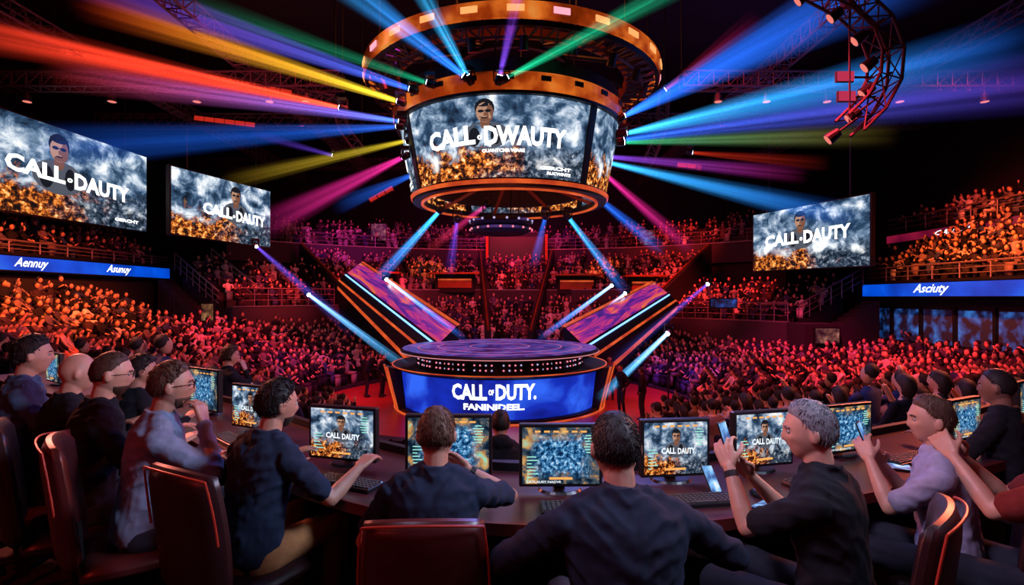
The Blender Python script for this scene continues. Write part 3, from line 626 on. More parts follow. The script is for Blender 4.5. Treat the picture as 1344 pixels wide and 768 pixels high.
for k,(a,b,Y,w,rot,lab) in enumerate([(150,80,22,4.6,.19,'long red light bar under the ceiling at the far left'),(330,112,22,3.6,.19,'shorter red light bar nearer the drum at left'),(300,160,26,3.4,.12,'dim red light bar below the other left ones'),(500,255,30,1.5,-.5,'tiny red light bar low left of the drum'),(905,218,28,1.3,.1,'tiny red light bar low right of the drum')]):
    p=at(a,b,Y); t=thing('light_bar',lab,'light bar',p); t.rotation_euler=(0,rot,0); MB().box((0,.1,0),(w,.12,.3)).build('housing',M_black,t)
    for j in range(int(w/.5)): MB().box((-w/2+.25+j*.5,.0,0),(.44,.06,.20)).build('lamp_panel',emit('bar_red',(1,.04,.02),.5),t)
for k,(a,b,lab) in enumerate([(1110,100,'upper pink lit panel by the curved truss'),(1112,126,'lower pink lit panel by the curved truss')]):
    p=at(a,b,15); t=thing('lit_panel',lab,'light panel',p); MB().box((0,.06,0),(.50,.08,.30)).build('housing',M_black,t); MB().box((0,0,0),(.46,.04,.26)).build('lamp_panel',emit('pink_panel',(1,.06,.16),.5),t); MB().box((.5,.08,0),(.7,.05,.05)).build('bracket',M_black,t)
# ================================================================ BIG FLAT SCREENS
def bigscreen(label,bl_,br_,tr_,tl_,seed,txt,fig,top=19.9):
    base=(Vector(bl_)+Vector(br_))/2; t=thing('hanging_screen',label,'screen',base); c=[Vector(p)-base for p in (bl_,br_,tr_,tl_)]; fn=flatfn(*c)
    s=MB().grid(lambda u,v:fn(u,v,0),4,3).build('display_panel',screen_mat('screen_image',seed,1.1,0,1.9),t,fix=False)
    figure(fn,s,*fig,.02); lettering(fn,txt,s,M_white,off=.05,bold=.04)
    mb=MB(); nr=-(fn(0,0,1)-fn(0,0,0)); q=[fn(-.012,-.02),fn(1.012,-.02),fn(1.012,1.02),fn(-.012,1.02)]
    A=[mb.bm.verts.new(p+nr*.02) for p in q];B=[mb.bm.verts.new(p+nr*.25) for p in q]
    for i in range(4): mb._f((A[i],A[(i+1)%4],B[(i+1)%4],B[i]))
    mb._f(A[::-1]);mb._f(B); mb.build('housing',M_black,t)
    for u in (.15,.85):
        p=fn(u,1.02)+nr*.12; MB().tube(p,p+Vector((0,0,top-base.z-p.z)),.04,.04,6).build('cable',M_black,t)
bigscreen('largest hanging screen at the far left wall',(-20.3,19.6,7.75),(-20.15,29.4,7.9),(-20.15,29.4,12.0),(-20.3,19.6,11.75),3.3,[('CALL',.17,.46,.40,.58,-.03),('o',.47,.50,.42,.47),('DAUTY',.51,.86,.34,.53,-.03),('GERCHT',.76,.93,.08,.12)],(.43,.76,.25,2.1))
bigscreen('smaller hanging screen right of the largest left one',(-16.1,25.2,7.3),(-14.1,31.1,7.2),(-14.1,31.1,10.45),(-16.1,25.2,10.5),5.1,[('CALL',.27,.56,.38,.56,-.02),('o',.565,.59,.40,.45),('DAUTY',.60,.93,.34,.52,-.02)],(.6,.77,.23,2.0))
bigscreen('hanging screen on the right above the corner balcony',(13.9,30.7,5.8),(16.3,24.3,5.75),(16.3,24.3,9.0),(13.9,30.7,9.0),4.4,[('CALL',.13,.45,.40,.60,.02),('o',.46,.485,.45,.51),('DAUTY',.495,.87,.41,.62,.02)],(.46,.78,.23,2.0))
# ================================================================ DESK
dk=thing('control_desk','long curved dark control desk with monitors','desk',(0,2.9,PZ)); do=Vector((0,2.9))
near=[p-do for p in EDGE]; fr=[p-do for p in offs(.78)]
MB().prism([(p.x,p.y) for p in near]+[(p.x,p.y) for p in fr[::-1]],.71,.75).build('worktop',M_desk,dk)
def strip(a,b,z0,z1,nm,m):
    MB().prism([(p.x,p.y) for p in a]+[(p.x,p.y) for p in b[::-1]],z0,z1).build(nm,m,dk)
strip([p-do for p in offs(-.02)],[p-do for p in offs(.005)],.70,.757,'edge_trim',M_deske)
strip([p-do for p in offs(.70)],[p-do for p in offs(.74)],.0,.71,'modesty_panel',M_dark)
strip([p-do for p in offs(.74)],[p-do for p in offs(.79)],.75,.80,'rear_lip',M_black)
for i in range(4,len(EDGE)-2,7):
    a,b=near[i],fr[i]; mid=(a+b)/2; ang=math.atan2((b-a).y,(b-a).x); MB().box((mid.x,mid.y,.355),(.6,.04,.71),Matrix.Rotation(ang,3,'Z')).build('support_panel',M_dark,dk)
def monitor(x,y,rz,w,h,label,kind,seed):
    t=thing('monitor',label,'monitor',(x,y,PZ+.75),rz); b=.055
    fn=flatfn((-w/2,-.02,b),(w/2,-.02,b),(w/2,-.02,b+h),(-w/2,-.02,b+h))
    bevel(MB().box((0,.005,b+h/2),(w+.035,.045,h+.035)).build('bezel',M_plastic,t),.006)
    s=MB().grid(lambda u,v:fn(u,v,.0),2,2).build('screen',screen_mat('monitor_image',seed,1.0,kind,1.5),t,fix=False)
    bevel(MB().box((0,.05,b+h*.45),(w*.6,.05,h*.55)).build('rear_shell',M_plastic,t),.012)
    MB().box((0,.075,b+.06),(.06,.03,.24)).build('stand_neck',M_plastic,t)
    MB().loft([((0,.05,0),.12,.09,None),((0,.05,.012),.11,.08,None)],24).build('stand_base',M_plastic,t)
    if kind==0:
        figure(fn,s,.5,.74,.21,1.4,.002); lettering(fn,[('CALL',.26,.49,.40,.52),('DAUTY',.52,.80,.39,.51)],s,M_whiteS,off=.008,bold=.04)
    mb=MB()
    for i in range(7): 
        p=fn(.06,.12+.06*i,.003); q=fn(.06+.06+.03*((i*3)%4),.12+.06*i,.003); mb.box((p+q)/2,((q-p).length,.001,.005))
        p=fn(.80,.86-.05*i,.003); q=fn(.94,.86-.05*i,.003); mb.box((p+q)/2,((q-p).length*(.6+.4*((i*5)%3)/2),.001,.005))
    mb.build('status_lines',emit('hud_lines',(.4,.95,.8),.9),s)
    mb=MB()
    for i in range(6): p=fn(.2+.12*i,.93,.003); mb.box(p,(.03*w/.4,.001,.010))
    p=fn(.5,.1,.003); mb.box(p,(w*.3,.001,.012)); mb.build('status_icons',emit('hud_icons',(1,.45,.12),1.0),s)
    if kind: lettering(fn,[('CATLAUEY NACVE',.05,.5,.02,.06)],s,M_whiteS,off=.004,bold=.02)
MON=[(-5.45,6.35,-.6,.42,.32,'monitor at the far left end of the desk',1,11),
(-2.75,4.78,-.55,.44,.34,'monitor behind the man in the grey shirt',1,12),
(-2.0,4.12,-.45,.42,.30,'narrow looking monitor fourth from the left between two men',0,13),
(-1.05,3.32,-.28,.44,.30,'monitor in front of the man in the navy tee reaching out',0,14),
(-.36,3.04,-.02,.46,.31,'monitor hidden behind the head of the centre man',1,15),
(.26,2.86,.0,.41,.30,'brightest game monitor right of the centre man, cyan picture',1,16.4),
(.92,3.02,.12,.37,.29,'monitor right behind the shoulder of the man in the dark jacket',0,17),
(1.5,3.2,.25,.38,.30,'monitor left of the grey haired man',0,18),
(2.2,3.5,.35,.38,.28,'monitor between the grey haired man and the man in lavender',1,19),
(3.22,3.8,.45,.36,.26,'monitor near the right end of the desk',1,20),(4.35,4.5,.5,.4,.28,'monitor at the far right end of the desk',1,21)]
for a in MON: monitor(*a)
def keyboard(x,y,rz,label):
    t=thing('keyboard',label,'keyboard',(x,y,PZ+.75),rz); bevel(MB().box((0,0,.012),(.40,.14,.022)).build('body',M_plastic,t),.005)
    mb=MB()
    for r in range(5):
        for c in range(16):
            if r==0 and 4<c<10: continue
            mb.box((-.184+c*.0245,-.05+r*.025,.027),(.020,.020,.009),None,.8)
        if r==0: mb.box((-.02,-.05,.027),(.13,.020,.009),None,.95)
    mb.build('keycaps',mat('keycap',(.05,.045,.05),.4),t)
    MB().box((.18,.055,.026),(.03,.006,.003)).build('status_lamp',emit('kled',(.2,.5,1),2),t)
def mouse(x,y,rz,label):
    t=thing('mouse',label,'mouse',(x,y,PZ+.75),rz); MB().loft([((0,0,0),.03,.055,None),((0,0,.012),.032,.058,None),((0,-.005,.028),.024,.042,None),((0,-.008,.036),.008,.018,None)],18).build('shell',M_plastic,t,True)
    MB().tube((-.004,.03,.03),(.004,.03,.03),.008,.008,10).build('wheel',M_rail,t)
M_ph=emit_noise('phone_screen',[(.4,(.02,.08,.3)),(.55,(.2,.5,.9)),(.7,(.9,.95,1))],14,1.1)
def phone(loc,rot,label,w=.075,h=.155):
    t=thing('phone',label,'phone',loc); t.rotation_euler=rot; bevel(MB().box((0,0,.004),(w,h,.008)).build('case',M_plastic,t),.003)
    MB().box((0,0,.0085),(w*.9,h*.92,.0012)).build('screen',M_ph,t)
for a in ((-.92,2.98,-.42,'keyboard under the monitor by the navy tee man'),(-.38,2.8,0,'keyboard in front of the centre man'),(.34,2.62,.03,'keyboard by the dark jacket man, left of his hand'),(.98,2.72,.14,'keyboard right of the man in the dark jacket'),(1.72,3.0,.36,'keyboard in front of the grey haired man'),(2.55,3.42,.42,'keyboard in front of the man in lavender'),(-2.05,3.88,-.75,'keyboard before the man in the grey shirt'),(-3.0,4.75,-.7,'keyboard on the far left part of the desk')): keyboard(*a)
for a in ((-.62,2.9,-.2,'mouse left of the centre man'),(.66,2.66,.1,'mouse beside the dark jacket man'),(1.3,2.82,.2,'mouse near the grey haired man'),(2.2,3.2,.3,'mouse near the man in lavender'),(-1.35,3.32,-.5,'mouse near the navy tee man')): mouse(*a)
phone((1.08,2.9,PZ+.81),(.9,.1,.4),'small lit phone leaning on the desk behind the keyboard'); phone((1.26,2.66,PZ+.755),(0,0,-.9),'lit phone lying flat before the grey haired man')
phone((2.34,3.28,PZ+.755),(0,0,1.1),'lit tablet lying before the man in lavender',.12,.2)
t=thing('notebook','closed dark notebook lying left on the desk','notebook',(-1.55,3.45,PZ+.75),-.6); MB().box((0,0,.009),(.17,.23,.016)).build('pages',mat('paper',(.3,.27,.27),.8),t); MB().box((0,0,.018),(.18,.24,.004)).build('cover',M_plastic,t)
# ================================================================ CHAIRS
M_leather=mat('maroon_leather',(.055,.008,.007),.34,var=.35,vscale=14); M_leath2=mat('dark_leather',(.022,.006,.007),.38,var=.35,vscale=14); M_pipe=mat('red_piping',(.35,.03,.015),.4)
def pad(w,h,d,curve,q=.35,n=10):
    mb=MB(); bmesh.ops.create_cube(mb.bm,size=2); bmesh.ops.subdivide_edges(mb.bm,edges=mb.bm.edges[:],cuts=n,use_grid_fill=True)
    for v in mb.bm.verts:
        u,t,k=v.co.x,v.co.z,v.co.y
        x=u*math.sqrt(1-q*t*t/2); z=t*math.sqrt(1-q*u*u/2); ed=max(abs(u),abs(t)); th=1-.75*max(0,(ed-.7)/.3)**2
        v.co=Vector((x*w/2,k*d/2*th-curve*(1-x*x),z*h/2))
    return mb
def chair(loc,rz,label,leath,s=1,low=0):
    t=thing('office_chair',label,'chair',loc,rz); t.scale=(s,s,s)
    b=pad(.50,.62,.09,.05).build('backrest',leath,t,True); b.location=(0,-.27,.74-low); b.rotation_euler=(.12,0,0)
    se=pad(.5,.5,.1,.0).build('seat',leath,t,True); se.location=(0,.0,.42); se.rotation_euler=(PI/2,0,0)
    mb=MB(); P=[]
    for i in range(33):
        a=PI*i/32; u=math.cos(a);v=math.sin(a); m=max(abs(u),abs(v)); u/=m;v/=m; x=u*math.sqrt(1-.35*v*v/2);z=v*math.sqrt(1-.35*u*u/2); P.append(Vector((x*.25,-.045-.05*(1-x*x),z*.31)))
    mb.path(P,.005,6); mb.build('piping',M_pipe,b)
    MB().box((0,-.25,.42),(.09,.05,.36),Matrix.Rotation(.1,3,'X')).build('back_bracket',M_black,t)
    MB().tube((0,0,.1),(0,0,.38),.03,.025,12).build('gas_column',M_black,t)
    for k in range(5):
        a=k*2*PI/5+.3; lg=MB().tube((0,0,.12),(.28*math.cos(a),.28*math.sin(a),.075),.028,.018,8).build('leg',M_black,t)
        MB().ell((.28*math.cos(a),.28*math.sin(a),.031),(.03,.03,.03),None,10,7).build('caster',M_plastic,lg,True)
# ================================================================ PEOPLE
def bake(mb,voxel,it,name,mats,parent,nz=0,keep=False):
    me=mb.mesh(name,mats,True); o=bpy.data.objects.new(name,me)
    r=o.modifiers.new('r','REMESH'); r.mode='VOXEL'; r.voxel_size=voxel; r.use_smooth_shade=True
    if it: sm=o.modifiers.new('s','SMOOTH'); sm.factor=.5; sm.iterations=it
    m2=evalmesh(o); bpy.data.meshes.remove(me); m2.name=name
    if len(m2.materials)==0:
        for m in (mats if isinstance(mats,(list,tuple)) else [mats]): m2.materials.append(m)
    if nz:
        for v in m2.vertices:
            c=v.co
            k=(1-2*abs(noise.noise(Vector((c.x*7+c.z*4,c.y*7,c.z*12-abs(c.x)*10)))))-.55+.35*noise.noise(c*26)
            v.co=c+v.normal*nz*k
    m2.polygons.foreach_set('use_smooth',[True]*len(m2.polygons))
    if keep: return m2
    return link(name,m2,parent)
HS=1.04
def headshape(x,y,z):
    X,Y,Z=x*.078,y*.100,z*.119
    if z<0:
        t=-z; X*=1-.22*t**1.8
        if y<0: Y*=1-.36*t
        else: Y*=1-.04*t
    if z>.2: X*=1+.03*(z-.2)
    if y>0: Y*=.91
    if y>.1:
        f=min(1,(y-.1)/.3)
        g=lambda cx,cz,sx,s2:math.exp(-((x-cx)/sx)**2-((z-cz)/s2)**2)
        Y+=f*(.017*g(0,-.24,.15,.11)+.011*g(0,-.06,.11,.18)-.012*(g(.38,.02,.19,.12)+g(-.38,.02,.19,.12))+.007*g(0,.20,.5,.09)+.006*g(0,-.47,.26,.06)-.005*g(0,-.53,.25,.03)+.006*g(0,-.60,.2,.05)+.013*g(0,-.86,.36,.18)-.005*(g(.6,-.38,.25,.2)+g(-.6,-.38,.25,.2))+.005*(g(.55,-.14,.2,.12)+g(-.55,-.14,.2,.12)))
    return Vector((X,Y,Z))*HS
def headgrid(mb,fn,c,R,u=44,v=34):
    rows=[]
    for j in range(1,v):
        t=PI*j/v; rows.append([mb.bm.verts.new(c+R@fn(math.sin(t)*math.cos(2*PI*i/u),math.sin(t)*math.sin(2*PI*i/u),math.cos(t))) for i in range(u)])
    T=mb.bm.verts.new(c+R@fn(0,0,1));B=mb.bm.verts.new(c+R@fn(0,0,-1))
    for i in range(u):
        k=(i+1)%u; mb._f((T,rows[0][i],rows[0][k]));mb._f((B,rows[-1][k],rows[-1][i]))
        for a,b in zip(rows,rows[1:]): mb._f((a[i],b[i],b[k],a[k]))
def hand(mb,W,d,n,side,curl=.5,k=1.0):
    d=d.normalized(); n=(n-d*n.dot(d)).normalized(); s=d.cross(n).normalized()*side
    L=(.95,1.05,1.0,.8)
    for i in range(4):
        o=(1.5-i)*.0225*k; kn=W+d*(.088-.004*abs(i-1))*k+s*o; mb.cone2(W+d*.012+s*o*.6,.0155*k,kn,.0125*k,8)
        p=kn; a=curl*.6; sp=(1.5-i)*.10
        for j,(ll,r1,r2) in enumerate(((.042,.0098,.009),(.027,.009,.0082),(.022,.0082,.007))):
            dd=(d*math.cos(a)+n*math.sin(a)+s*sp).normalized(); q=p+dd*ll*L[i]*k; mb.cone2(p,r1*k,q,r2*k,8); p=q; a+=curl*.75
    b=W+d*.025*k+s*.026*k+n*.006; m1=b+(d*.6+s*.75+n*.35).normalized()*.042*k; m2=m1+(d*.85+s*.3+n*(.3+.4*curl)).normalized()*.032*k; m3=m2+(d*.95+n*(.2+.5*curl)).normalized()*.026*k
    mb.cone2(b,.016*k,m1,.0125*k,8); mb.cone2(m1,.012*k,m2,.0105*k,8); mb.cone2(m2,.0105*k,m3,.0085*k,8)
SKIN={'fair':mat('skin_fair',(.46,.23,.16),.5,var=.22,vscale=18),'tan':mat('skin_tan',(.36,.17,.115),.5,var=.22,vscale=18),'dark':mat('skin_dark',(.20,.10,.07),.5,var=.1)}
def cloth(n,c): return mat('fabric_'+n,c,.95,var=.3,vscale=24,spec=.2)
def hairm(n,c): return mat('hair_'+n,c,.6,var=.75,vscale=60,spec=.3)
M_eyew=mat('eye_white',(.28,.27,.26),.2); M_eyed=mat('eye_dark',(.02,.012,.01),.1)
def rotX(a): return Matrix.Rotation(a,3,'X')
def ik(S,T,a,b,pole):
    d=T-S; L=min(d.length,(a+b)*.995); u=d.normalized(); x=(a*a-b*b+L*L)/(2*L); h=math.sqrt(max(0,a*a-x*x)); p=(pole-u*pole.dot(u)).normalized(); return S+u*x+p*h,S+u*L
def person(label,hpx,hpy,Y,heading,lean,hyaw,hpitch,LH,RH,skin,shirt,sleeve,hair,hstyle='short',glasses=False,trous=None,mode='sit',voxel=.0072,beard=False,s=None,floorz=PZ,Lc=.5,Rc=.5,Ln=(0,0,-1),Rn=(0,0,-1),ch=None,chlow=0,bulk=1.0,watch=None):
    head=at(hpx,hpy,Y); lean=lean*D2R; pel=.53 if mode=='sit' else .94
    ux=lambda h,f=0: Vector((0,math.sin(lean)*h+math.cos(lean)*f,pel+math.cos(lean)*h-math.sin(lean)*f))
    hc=ux(.715,.03)
    if s is None: s=max(.9,min(1.15,(head.z-floorz)/hc.z))
    rz=-heading*D2R; Rz=Matrix.Rotation(rz,3,'Z'); base=Vector((head.x,head.y,0))-Rz@Vector((hc.x,hc.y,0))*s; base.z=floorz
    t=thing('person',label,'person',base,rz); t.scale=(s,s,s)
    if ch: chair((base.x,base.y,floorz),rz,ch[0],ch[1],max(.95,s),chlow)
    R=rotX(-lean); K=bulk
    sec=[(-.09,.12,.09),(-.03,.165,.12),(.06,.162,.122),(.16,.148,.114),(.24,.148,.110),(.34,.168,.118),(.43,.184,.118),(.49,.172,.102),(.53,.12,.082),(.555,.078,.068)]
    def torso(mb,inf,top=True,h0=-1):
        rings=[(ux(h),rx*K+inf,ry*(K**.6)+inf,R) for h,rx,ry in sec if h>=h0]
        if top: rings.append((ux(.572,.006),.056+inf,.060+inf,R))
        mb.loft(rings,24,2.35)
        for sx in (-1,1): mb.cone2(ux(.552)+Vector((sx*.045,0,0)),.040+inf,ux(.488)+Vector((sx*.155*K,0,0)),.050+inf,12)
    HR=Matrix.Rotation(-hyaw*D2R,3,'Z')@rotX(hpitch*D2R-lean*.35)
    mb=MB(); torso(mb,-.012)
    mb.cone2(ux(.50),.060,ux(.63,.010),.056,14)
    headgrid(mb,headshape,hc,HR)
    for sx in (-1,1): mb.ell(hc+HR@Vector((sx*.081*HS,-.008,-.006)),(.011,.019,.031),HR@Matrix.Rotation(sx*.3,3,'Z'),10,8)
    arms=[]
    for sx,H in ((-1,LH),(1,RH)):
        S=ux(.462)+Vector((sx*.182*K,0,0)); pole=Vector((sx*.55,-.25,-.9))
        if len(H)>3: pole=Vector(H[3])
        E,W=ik(S,Vector(H[:3]),.29,.255,pole); arms.append((S,E,W))
    for (S,E,W),sx,cu,n in zip(arms,(-1,1),(Lc,Rc),(Ln,Rn)):
        mb.cone2(S,.050,E,.037,14); mb.cone2(E,.038,E.lerp(W,.3),.041,12); mb.cone2(E.lerp(W,.3),.041,W,.025,12)
        d=(W-E).normalized(); nn=Vector(n)
        if abs(d.dot(nn.normalized()))>.95: nn=Vector((-sx,.2,.2))
        hs=1 if (d.cross((nn-d*nn.dot(d)).normalized())).dot(Vector((-sx,0,.2)))>0 else -1
        hand(mb,W,d,nn,hs,cu,1.02)
    legs=[]
    for sx in (-1,1):
        Hh=Vector((sx*.095,0,pel-.02))
        if mode=='sit': Kn=Vector((sx*.15,.44,pel+.02)); An=Vector((sx*.15,.40,.09))
        else: Kn=Vector((sx*.10,.03,.50)); An=Vector((sx*.12,-.02,.09))
        legs.append((Hh,Kn,An)); mb.cone2(Hh,.078,Kn,.05,14); mb.cone2(Kn,.05,An,.035,12); mb.cone2(An,.035,An+Vector((0,.10,-.05)),.03,10)
    bake(mb,voxel,1,'body',[SKIN[skin]],t)
    mb=MB(); torso(mb,.012,True,-.1); k_=K**.4
    for (S,E,W) in arms:
        mb.cone2(S,.064*k_,S.lerp(E,.55),.058*k_,14)
        if sleeve=='long': mb.cone2(S.lerp(E,.5),.058*k_,E,.050*k_,14); mb.cone2(E,.050*k_,E.lerp(W,.93),.036,14)
        else: mb.cone2(S.lerp(E,.5),.058,S.lerp(E,.74),.062,14)
    if hstyle=='hood': mb.ell(ux(.56,-.07),(.13,.07,.07),R,14,9)
    mb.loft([(ux(.54,.0),.084,.080,R),(ux(.59,-.008),.068,.070,R)],20)
    bake(mb,max(voxel,.0085),2,'shirt' if hstyle!='hood' else 'hoodie',[shirt],t,.012)
    mb=MB(); mb.loft([(ux(-.1),.13,.105,R),(ux(-.04),.176,.132,R),(ux(.05),.170,.128,R)],20)
    for Hh,Kn,An in legs: mb.cone2(Hh,.096,Kn,.068,14); mb.cone2(Kn,.068,An+Vector((0,0,.02)),.052,14)
    bake(mb,max(voxel,.013),2,'trousers',[trous or cloth('navy_trousers',(.02,.022,.035))],t,.006)
    for _,_,An in legs:
        mb=MB(); mb.loft([(An+Vector((0,.045,-.09)),.045,.13,None),(An+Vector((0,.045,-.06)),.048,.132,None),(An+Vector((0,.02,-.02)),.042,.09,None),(An+Vector((0,-.01,.03)),.04,.05,None)],18); mb.build('shoe',M_plastic,t,True)
    if hstyle!='bald':
        th={'short':.003,'mid':.006,'full':.010,'long':.016,'hood':.005}[hstyle]; tl={'short':.010,'mid':.020,'full':.028,'long':.04,'hood':.012}[hstyle]; rs=random.random()*20
        def mask(x,y,z):
            front=interp(y,[(-1,-.46),(-.3,-.38),(-.05,-.04 if hstyle!='long' else -.5),(.12,.16),(.3,.34),(.5,.50),(.8,.60),(1,.62)])
            return max(0,min(1,(z-front+.05)/.24))
        def hf(x,y,z):
            mk=mask(x,y,z)**.7; nn=Vector((x,y,z)).normalized(); q=headshape(x,y,z)
            nzv=noise.noise(Vector((x*4+rs,y*4,z*3)))*.004*th/.01+noise.noise(Vector((x*14+rs,y*14,z*6)))*.0015
            return q+nn*(lerp(-.010,th+nzv+th*.8*max(0,z),mk))
        mb=MB(); headgrid(mb,hf,hc,HR,56,44)
        crown=Vector((0,-.35,.94)); N=1500 if voxel<.0075 else 300; w=.0019 if voxel<.0075 else .004
        for i in range(N):
            a=random.uniform(0,2*PI); z=random.uniform(-.5,1); rr=math.sqrt(1-z*z); x,y=rr*math.cos(a),rr*math.sin(a); mk=mask(x,y,z)
            if mk<.12: continue
            nn=Vector((x,y,z)); p=hf(x,y,z)-nn*.003; fl=(nn-crown); fl=(fl-nn*fl.dot(nn)); fl=fl.normalized() if fl.length>.05 else Vector((0,1,0))
            if y>.35 and z>.3: fl=(fl*.2+Vector((.5,-.3,.3))).normalized()
            cl_=noise.noise_vector(Vector((x*4+rs,y*4,z*4)))*.45; jt=Vector((random.gauss(0,.12),random.gauss(0,.12),random.gauss(0,.12)))+cl_
            d1=(fl*.9+nn*.35+jt).normalized(); d2=(fl+nn*-.08+jt*.8-Vector((0,0,.12))).normalized(); l_=tl*random.uniform(.6,1.2)*(.45+.55*mk)
            m1=p+d1*l_*.5; m2=m1+d2*l_*.6; mb.tube(hc+HR@p,hc+HR@m1,w,w*.9,3,False); mb.tube(hc+HR@m1,hc+HR@m2,w*.9,w*.2,3,False)
        mb.build('hair',hair,t,True)
    if beard:
        def bf(x,y,z):
            q=headshape(x,y,z); mk=max(0,min(1,(y-.0)/.2))*max(0,min(1,(-.40-z)/.1)); nn=Vector((x,y,z)).normalized(); return q+nn*(lerp(-.02,.003+.002*noise.noise(Vector((x,y,z))*22),mk))
        mb=MB(); headgrid(mb,bf,hc,HR,40,30); mb.build('beard',hair,t,True)
    for sx in (-1,1):
        mb=MB(); c=hc+HR@Vector((sx*.030,.0755,.004))*HS; mb.ell(c,(.0095,)*3,None,12,9); mb.mi=1; mb.ell(c+HR@Vector((0,.0058,0)),(.0050,)*3,None,8,6); mb.build('eye',[M_eyew,M_eyed],t,True)
        mb=MB(); mb.path([hc+HR@Vector((sx*a,b,c_))*HS for a,b,c_ in ((.014,.091,.022),(.03,.089,.026),(.046,.079,.022))],.0034,6); mb.build('eyebrow',hair if hstyle!='bald' else hairm('brown',(.05,.025,.015)),t)
    if glasses:
        mb=MB()
        for sx in (-1,1):
            mb.path([hc+HR@Vector((sx*.031+.024*math.cos(a*PI/6),.097,.004+.018*math.sin(a*PI/6)))*HS for a in range(13)],.0018,5)
            mb.path([hc+HR@Vector(p)*HS for p in ((sx*.055,.095,.008),(sx*.080,.05,.008),(sx*.084,-.02,.0))],.0018,5)
        mb.path([hc+HR@Vector((a,.098,.008))*HS for a in (-.008,.008)],.0018,5); mb.build('glasses',M_plastic,t)
    if watch is not None:
        S,E,W=arms[watch]; d=(W-E).normalized(); mb=MB(); mb.tube(W-d*.045,W-d*.02,.031,.030,14); mb.build('wristwatch',M_plastic,t)
    Mw=Matrix.Translation(base)@Rz.to_4x4()@Matrix.Scale(s,4)
    return t,Mw,arms
P=person
navy=cloth('navy',(.012,.020,.042)); blk=cloth('black',(.009,.009,.013)); grey=cloth('greyblue',(.15,.18,.27)); lav=cloth('lavender',(.26,.25,.36)); red=cloth('red',(.14,.018,.016))
hb=hairm('black',(.012,.009,.009)); hbr=hairm('brown',(.045,.020,.012)); hgr=hairm('grey',(.15,.15,.165)); hlb=hairm('light_brown',(.07,.034,.020))
khaki=cloth('khaki',(.30,.13,.05))
P('man in a dark blue shirt seated farthest left facing the stage',44,466,3.85,50,6,5,0,(-.1,.42,.86),(.2,.42,.86),'fair',cloth('steel',(.04,.07,.13)),'short',hb,'full',ch=('maroon office chair of the farthest left man',M_leath2),voxel=.009)
P('bald man in black seated second from the left',103,489,3.6,42,8,8,0,(-.15,.42,.84),(.2,.42,.84),'fair',blk,'long',hbr,'bald',ch=('maroon office chair of the bald man',M_leather),voxel=.009)
P('man in black with glasses seated behind the grey shirt man',147,491,3.22,50,8,10,-3,(-.15,.42,.84),(.2,.42,.84),'fair',blk,'long',hbr,'short',True,ch=('dark office chair of the man in black with glasses',M_leath2),voxel=.008,beard=True)
P('dark haired man in black half hidden at the left desk',187,487,4.15,30,8,25,0,(-.2,.36,.84),(.2,.36,.84),'tan',blk,'long',hb,'full',voxel=.01,ch=('dark office chair of the half hidden man',M_leath2))
P('man in a grey shirt and glasses holding a hand to his chin',226,506,2.95,55,8,8,2,(.02,.36,.84),(.14,.26,1.05,(.5,.1,-1)),'tan',grey,'long',hlb,'mid',True,Rc=.9,Rn=(-.6,-.6,0),ch=('maroon office chair of the man in the grey shirt',M_leather),beard=True)
P('man in a navy tee reaching one arm over the desk',365,531,2.82,28,12,22,0,(-.16,.36,.86),(.30,.46,.86),'tan',navy,'short',hb,'full',ch=('dark office chair of the man in the navy tee',M_leath2),trous=khaki,beard=True,Rc=.6)
P('short haired man in a navy tee with a watch, seen from behind',573,571,2.38,-2,8,2,-8,(-.27,.36,.84),(.13,.30,1.02,(1,0,-.6)),'tan',navy,'short',hlb,'mid',ch=('maroon leather office chair with red piping at the centre',M_leather),watch=1,Rc=.8,Rn=(-.5,-.5,.2),bulk=1.06)
P('large man in a dark zipped jacket seen from behind, centre right',808,588,1.98,-6,12,4,-6,(-.25,.42,.80,(-1,-.1,-.5)),(.30,.36,.78,(1,-.1,-.5)),'tan',cloth('charcoal_jacket',(.012,.016,.032)),'long',hb,'mid',bulk=1.15,ch=('low dark office chair under the man in the dark jacket',M_leath2),chlow=.22,Lc=.45,watch=0)
t9,M9,a9=P('grey haired man in a black tee lifting a phone',1062,566,2.24,-48,6,-22,-2,(-.10,.40,1.05,(-.3,0,-1)),(.12,.38,.96,(.4,.0,-1)),'fair',blk,'short',hgr,'mid',ch=('dark office chair of the grey haired man',M_leath2),Lc=.9,Rc=.9,Ln=(1,.1,0),Rn=(-1,.1,0),watch=0,bulk=1.08,voxel=.0065)
t10,M10,a10=P('man in a lavender shirt raising both hands near his face',1221,551,2.66,-50,4,-22,0,(-.06,.34,1.0,(-.3,0,-1)),(.12,.30,.94,(.4,0,-1)),'fair',lav,'short',hlb,'mid',ch=('dark office chair of the man in lavender',M_leath2),Lc=.8,Rc=.8,Ln=(1,0,0),Rn=(-1,0,0),bulk=1.08)
t12,M12,a12=P('person in dark red at the right frame edge holding both hands up',1390,548,2.30,-45,4,-20,0,(-.05,.42,1.02,(-.3,0,-1)),(.12,.40,.98,(.4,0,-1)),'fair',red,'short',hbr,'full',ch=('dark office chair at the right frame edge',M_leath2),Lc=.7,Rc=.7,Ln=(1,0,0),Rn=(-1,0,0),voxel=.008)
P('dark haired man in black seated behind the right end monitor',1308,508,3.55,-30,4,-10,0,(-.2,.4,.84),(.2,.4,.84),'dark',blk,'long',hb,'short',ch=('dark office chair near the right end monitor',M_leath2),voxel=.009)
P('person in a dark hood seated beyond the desk at the centre',657,568,4.9,0,6,0,0,(-.2,.3,.8),(.2,.3,.8),'tan',blk,'long',hb,'hood',voxel=.012,floorz=1.9,s=1.0,ch=('dark chair beyond the desk at the centre',M_leath2))
